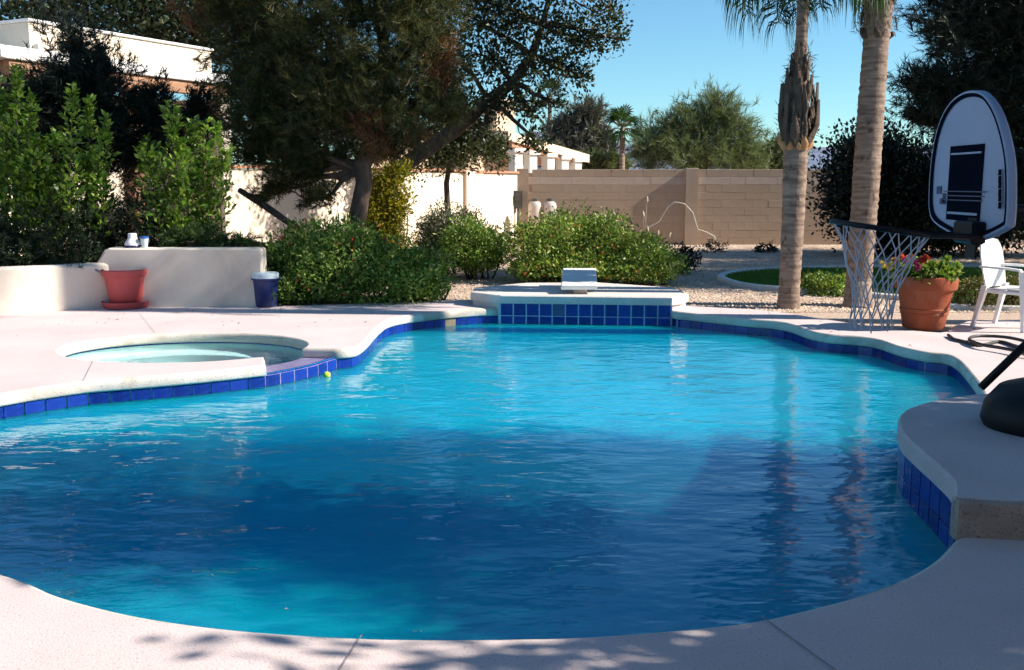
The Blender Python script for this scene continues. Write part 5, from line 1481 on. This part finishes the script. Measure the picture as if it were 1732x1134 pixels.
for z in np.linspace(0.43, 0.93, 11):
    u = (z - 0.43) / 0.5
    wz = 0.215 + 0.03 * math.sin(u * 3.0) - 0.05 * max(0, u - 0.85) / 0.15
    bk.append([C3(r * wz, -0.21 - 0.10 * u - 0.05 * (1 - r * r) + 0.02, z + 0.03 * u * (1 - r * r)) for r in np.linspace(-1, 1, 13)])
slab('backrest', bk, 0.013)
def leg(r0, f0, r1, f1, z0=0.43, w=0.055):
    a = C3(r0, f0, z0); b_ = C3(r1, f1, 0.0)
    ax = (b_ - a); sd = rt * w / 2; fd = fw * 0.022
    mb = MB()
    rows_ = []
    for u, k_ in ((0, 1.3), (0.4, 1.05), (0.85, 0.75), (1, 0.8)):
        c_ = a + ax * u
        rows_.append([c_ - sd * k_ - fd * k_, c_ + sd * k_ * 0.2 - fd * 1.6 * k_, c_ + sd * k_ - fd * k_, c_ + sd * k_ + fd * k_, c_ - sd * k_ + fd * k_])
    mb.grid(rows_, close=True); mb.add(rows_[-1], [(0, 1, 2, 3, 4)]); mb.add(rows_[0], [(4, 3, 2, 1, 0)])
    return mb.build('leg', M_WHITEP, CH, smooth=True, angle=40)
for s_ in (-1, 1):
    leg(s_ * 0.22, -0.20, s_ * 0.25, -0.30, 0.46)
    leg(s_ * 0.235, 0.19, s_ * 0.25, 0.24, 0.63, 0.05)
    pa = [C3(s_ * 0.225, -0.27, 0.66), C3(s_ * 0.265, -0.12, 0.66), C3(s_ * 0.27, 0.06, 0.655), C3(s_ * 0.255, 0.17, 0.645), C3(s_ * 0.24, 0.20, 0.60)]
    mb = MB()
    mb.grid([[p_ + rt * 0.026 + Vector((0, 0, 0.008)), p_ + Vector((0, 0, 0.014)), p_ - rt * 0.026 + Vector((0, 0, 0.008)), p_ - rt * 0.024 - Vector((0, 0, 0.014)), p_ + rt * 0.024 - Vector((0, 0, 0.014))] for p_ in pa], close=True)
    mb.build('armrest', M_WHITEP, CH, smooth=True, angle=50)
    MB().box(C3(s_ * 0.215, 0.0, 0.40), (0.05, 0.40, 0.035), math.atan2(fw.y, fw.x) - math.pi / 2, 0.008).build('seat_rail', M_WHITEP, CH)

# ------------------------------------------------------------------ terracotta pot with flowers
tp = at(1564, 560); tp.y += 0.24; tp.x = (1565 - CX) / F * tp.y * 1.005
PT = thing('terracotta_pot', 'big terracotta pot with pink and red flowers between net and chair', 'plant pot', (tp.x, tp.y, 0))
c = (tp.x, tp.y, 0.0)
MB().lathe([(0.20, 0.0), (0.215, 0.02), (0.235, 0.15), (0.243, 0.155), (0.245, 0.17), (0.24, 0.18), (0.252, 0.20), (0.254, 0.215), (0.247, 0.225), (0.278, 0.41), (0.285, 0.42), (0.312, 0.425), (0.318, 0.44), (0.32, 0.52), (0.315, 0.555), (0.295, 0.565), (0.272, 0.555), (0.268, 0.47)], c, 44).build('pot', M_TERRA, PT, smooth=True, angle=35)
MB().lathe([(0.27, 0.49), (0.1, 0.51), (0.0, 0.515)], c, 24).build('soil', M_SOIL, PT, smooth=True)
fl_l = [(c[0] - 0.06, c[1] - 0.05, 0.62, 0.18, 0.16, 0.13), (c[0] + 0.13, c[1] - 0.08, 0.62, 0.17, 0.16, 0.12), (c[0] - 0.22, c[1] + 0.02, 0.61, 0.16, 0.13, 0.12), (c[0] + 0.24, c[1] + 0.0, 0.60, 0.11, 0.12, 0.12), (c[0] - 0.02, c[1] - 0.24, 0.57, 0.22, 0.08, 0.06)]
foliage('leaves', L_LANT2, fl_l, 2600, 0.05, PT, 201, shell=0.2, spread=0.05, aspect=0.7, zmin=0.5)
def bloom(px, py, col, seed, size=0.045):
    q = aty(px, py, c[1] - 0.2)
    rng = np.random.default_rng(seed)
    n_ = 14
    A = unit(rng.normal(size=(n_, 3)) + np.array([0, -0.5, 0.4]))
    V, Q = leaf_quads(np.tile(np.array(q), (n_, 1)), A, rng.normal(size=(n_, 3)), np.full(n_, size), np.full(n_, size))
    fast_mesh('flower', V, Q, col, PT)
for i, (x, y, cl) in enumerate([(1548, 446, L_FLOWP), (1553, 453, L_FLOWP), (1560, 440, L_FLOWR), (1566, 437, L_FLOWR), (1530, 440, L_FLOWP), (1512, 442, L_FLOWO), (1525, 436, L_FLOWR), (1493, 448, L_FLOWY), (1540, 436, L_FLOWO), (1505, 452, L_FLOWY)]):
    bloom(x, y, cl, 300 + i, 0.05)

# ------------------------------------------------------------------ pink pot, cooler, bottle, cup
pk = at(206, 523); pk.y += 0.15
PK = thing('pink_pot', 'faded pink plastic flower pot on a saucer against the planter wall', 'plant pot', (pk.x, pk.y, 0))
c = (pk.x, pk.y, 0)
MB().lathe([(0.17, 0.012), (0.185, 0.03), (0.225, 0.30), (0.245, 0.40), (0.268, 0.405), (0.272, 0.43), (0.275, 0.475), (0.265, 0.485), (0.248, 0.475), (0.235, 0.40)], c, 40).build('pot', M_PINK, PK, smooth=True, angle=35)
MB().lathe([(0.24, 0.001), (0.26, 0.01), (0.285, 0.07), (0.29, 0.085), (0.278, 0.085), (0.255, 0.02), (0.0, 0.014)], c, 40).build('saucer', M_PINK, PK, smooth=True, angle=35)
MB().lathe([(0.236, 0.36), (0.1, 0.37), (0.0, 0.372)], c, 24).build('soil', M_SOIL, PK)
tr_a = aty(178, 466, pk.y - 0.05); tr_b = aty(154, 452, pk.y - 0.05)
tag(MB().tube([tr_a - Vector((-0.12, 0, 0.10)), tr_a, tr_a.lerp(tr_b, 0.5), tr_b], [0.012, 0.014, 0.016, 0.014], 8).build('trowel_handle', mat('grey_handle', (0.35, 0.33, 0.34), (0.2, 0.19, 0.2), 20, 0.6), smooth=True), 'grey tool handle sticking out of the pink pot', 'tool')
ck = at(447, 521); ck.y += 0.12
CK = thing('blue_bucket', 'dark blue plastic bucket with pale lid at the planter end', 'bucket', (ck.x, ck.y, 0))
c = (ck.x, ck.y, 0)
MB().lathe([(0.125, 0.002), (0.135, 0.015), (0.155, 0.32), (0.158, 0.34), (0.178, 0.345), (0.18, 0.36), (0.165, 0.365)], c, 36).build('tub', M_BLUE, CK, smooth=True, angle=40)
BT = [o for o in CK.children if o.name.startswith('tub')][0]
MB().lathe([(0.166, 0.362), (0.168, 0.372), (0.165, 0.42), (0.15, 0.432), (0.08, 0.437), (0.0, 0.438)], c, 36).build('lid', M_LID, CK, smooth=True, angle=40)
MB().box((c[0] - 0.175, c[1], 0.325), (0.05, 0.10, 0.025), 0, 0.006).build('handle', M_BLUE, BT)
zt3 = zt2
bo = aty(225, 419, 12.52)
BO = thing('chlorine_float', 'white bell shaped container with blue base on the planter wall', 'container', (bo.x, 12.52, zt3))
c = (bo.x, 12.52, zt3 + 0.001)
MB().lathe([(0.082, 0.0), (0.096, 0.006), (0.1, 0.03)], c, 28).build('base', M_BLUE, BO, smooth=True)
MB().lathe([(0.1, 0.031), (0.1, 0.045), (0.088, 0.075), (0.062, 0.105), (0.052, 0.13), (0.052, 0.172), (0.045, 0.178), (0.0, 0.178)], c, 28).build('dome', M_WHITEP, BO, smooth=True, angle=40)
DOME = [o for o in BO.children if o.name.startswith('dome')][0]
for k_ in range(8):
    a = 6.283 * k_ / 8
    MB().box((c[0] + 0.053 * math.cos(a), c[1] + 0.053 * math.sin(a), c[2] + 0.15), (0.006, 0.008, 0.04), a).build('rib', M_LID, DOME)
cu = aty(245, 419, 12.50)
CU = thing('plastic_cup', 'small pale cup with blue rim beside the bell shaped container', 'cup', (cu.x, 12.50, zt3))
c = (cu.x + 0.0, 12.50, zt3 + 0.001)
MB().lathe([(0.032, 0.0), (0.034, 0.004), (0.05, 0.115), (0.046, 0.115), (0.03, 0.01), (0.0, 0.008)], c, 24).build('body', M_LID, CU, smooth=True, angle=40)
MB().lathe([(0.0505, 0.116), (0.056, 0.118), (0.056, 0.136), (0.04, 0.14), (0.0, 0.14)], c, 24).build('lid', mat('mid_blue', (0.03, 0.12, 0.42), (0.025, 0.1, 0.36), 5, 0.4), CU, smooth=True, angle=40)

# ------------------------------------------------------------------ tennis ball, deck hose, debris
tb_ = at(553, 635, WATER)
bp_ = MB()
bp_.lathe([(0.0005, -0.034)] + [(0.034 * math.sin(t), -0.034 * math.cos(t)) for t in np.linspace(0.2, 2.94, 13)] + [(0.0005, 0.034)], (tb_.x + 0.01, tb_.y - 0.06, WATER + 0.012), 20)
TB = thing('tennis_ball', 'yellow green tennis ball floating by the spillway tiles', 'ball', (tb_.x + 0.01, tb_.y - 0.06, WATER))
FELT = bp_.build('felt', M_BALL, TB, smooth=True)
MB().tube([Vector((tb_.x + 0.01, tb_.y - 0.06, WATER + 0.012)) + Vector((0.0335 * math.cos(t), 0.0335 * math.sin(t) * 0.5 - 0.016 * math.cos(2 * t), 0.0335 * math.sin(t) * 0.8)).normalized() * 0.0342 for t in np.linspace(0, 6.283, 30)], 0.0012, 5, cap=False).build('seam', M_WHITEP, FELT)
hz = 0.017
hpath = [(1604, 567), (1614, 574), (1630, 578), (1650, 584), (1668, 583), (1690, 578), (1710, 583), (1725, 590), (1745, 600), (1790, 604), (1760, 590), (1730, 581), (1700, 575), (1668, 573), (1646, 574), (1640, 580), (1660, 588), (1690, 593), (1720, 599), (1760, 610)]
hw3 = crom([at(x, y, hz) for x, y in hpath], step=0.05)
hh = [Vector((x, y, hz + (0.026 if 0.42 < i / len(hw3) < 0.95 else 0.0))) for i, (x, y) in enumerate(hw3)]
tag(MB().tube(hh, 0.016, 8).build('pool_hose', M_HOSE, smooth=True), 'black pool hose coiled on the paving in front of the chair', 'hose')
rng = np.random.default_rng(77)
sp_px = [(530, 897), (520, 893), (535, 895), (486, 1030), (155, 885), (150, 880), (935, 965), (780, 848), (712, 1070), (240, 760), (1180, 560), (690, 600), (400, 745), (880, 700), (1010, 690), (960, 820)]
P = np.array([tuple(at(x, y, WATER + 0.003)) for x, y in sp_px for _ in range(2)])
P += rng.normal(size=P.shape) * np.array([0.012, 0.012, 0])
A = unit(np.concatenate([rng.normal(size=(len(P), 2)), np.zeros((len(P), 1))], 1))
V, Q = leaf_quads(P, A, np.tile([0, 0, 1.0], (len(P), 1)), 0.012 + 0.012 * rng.random(len(P)), np.full(len(P), 0.006))
tag(fast_mesh('floating_debris', V, Q, L_DEBRIS), 'tiny bits of leaf debris floating on the pool water', 'debris', kind='stuff')

# dry leaves blown onto the paving
rng = np.random.default_rng(91)
lx = np.concatenate([rng.uniform(-6, -0.8, 90), rng.uniform(2.4, 6.5, 50), rng.uniform(-2.5, 2.5, 26), rng.uniform(2.2, 6, 20)])
ly = np.concatenate([12.25 - rng.random(90) ** 2 * 2.4, 11.9 - rng.random(50) ** 1.5 * 2.6, rng.uniform(1.6, 3.1, 26), rng.uniform(7.0, 9.5, 20)])
ok = np.array([inside((x, y), [tuple(q) for q in deck_out]) and not inside((x, y), offset(HOLE, 0.1)) for x, y in zip(lx, ly)])
P = np.stack([lx[ok], ly[ok], np.full(ok.sum(), 0.006)], 1)
A = unit(np.stack([rng.normal(size=len(P)), rng.normal(size=len(P)), rng.uniform(-0.05, 0.35, len(P))], 1))
N_ = np.stack([rng.normal(size=len(P)) * 0.3, rng.normal(size=len(P)) * 0.3, np.ones(len(P))], 1)
sz = rng.uniform(0.018, 0.05, len(P))
V, Q = leaf_quads(P, A, N_, sz, sz * 0.5, 0.1)
tag(fast_mesh('leaf_litter', V, Q, leafmat('dry_leaf', [(0.0, (0.16, 0.08, 0.035)), (1.0, (0.36, 0.23, 0.10))], 0.1)), 'a few dry brown leaves scattered over the paving', 'leaves', kind='stuff')
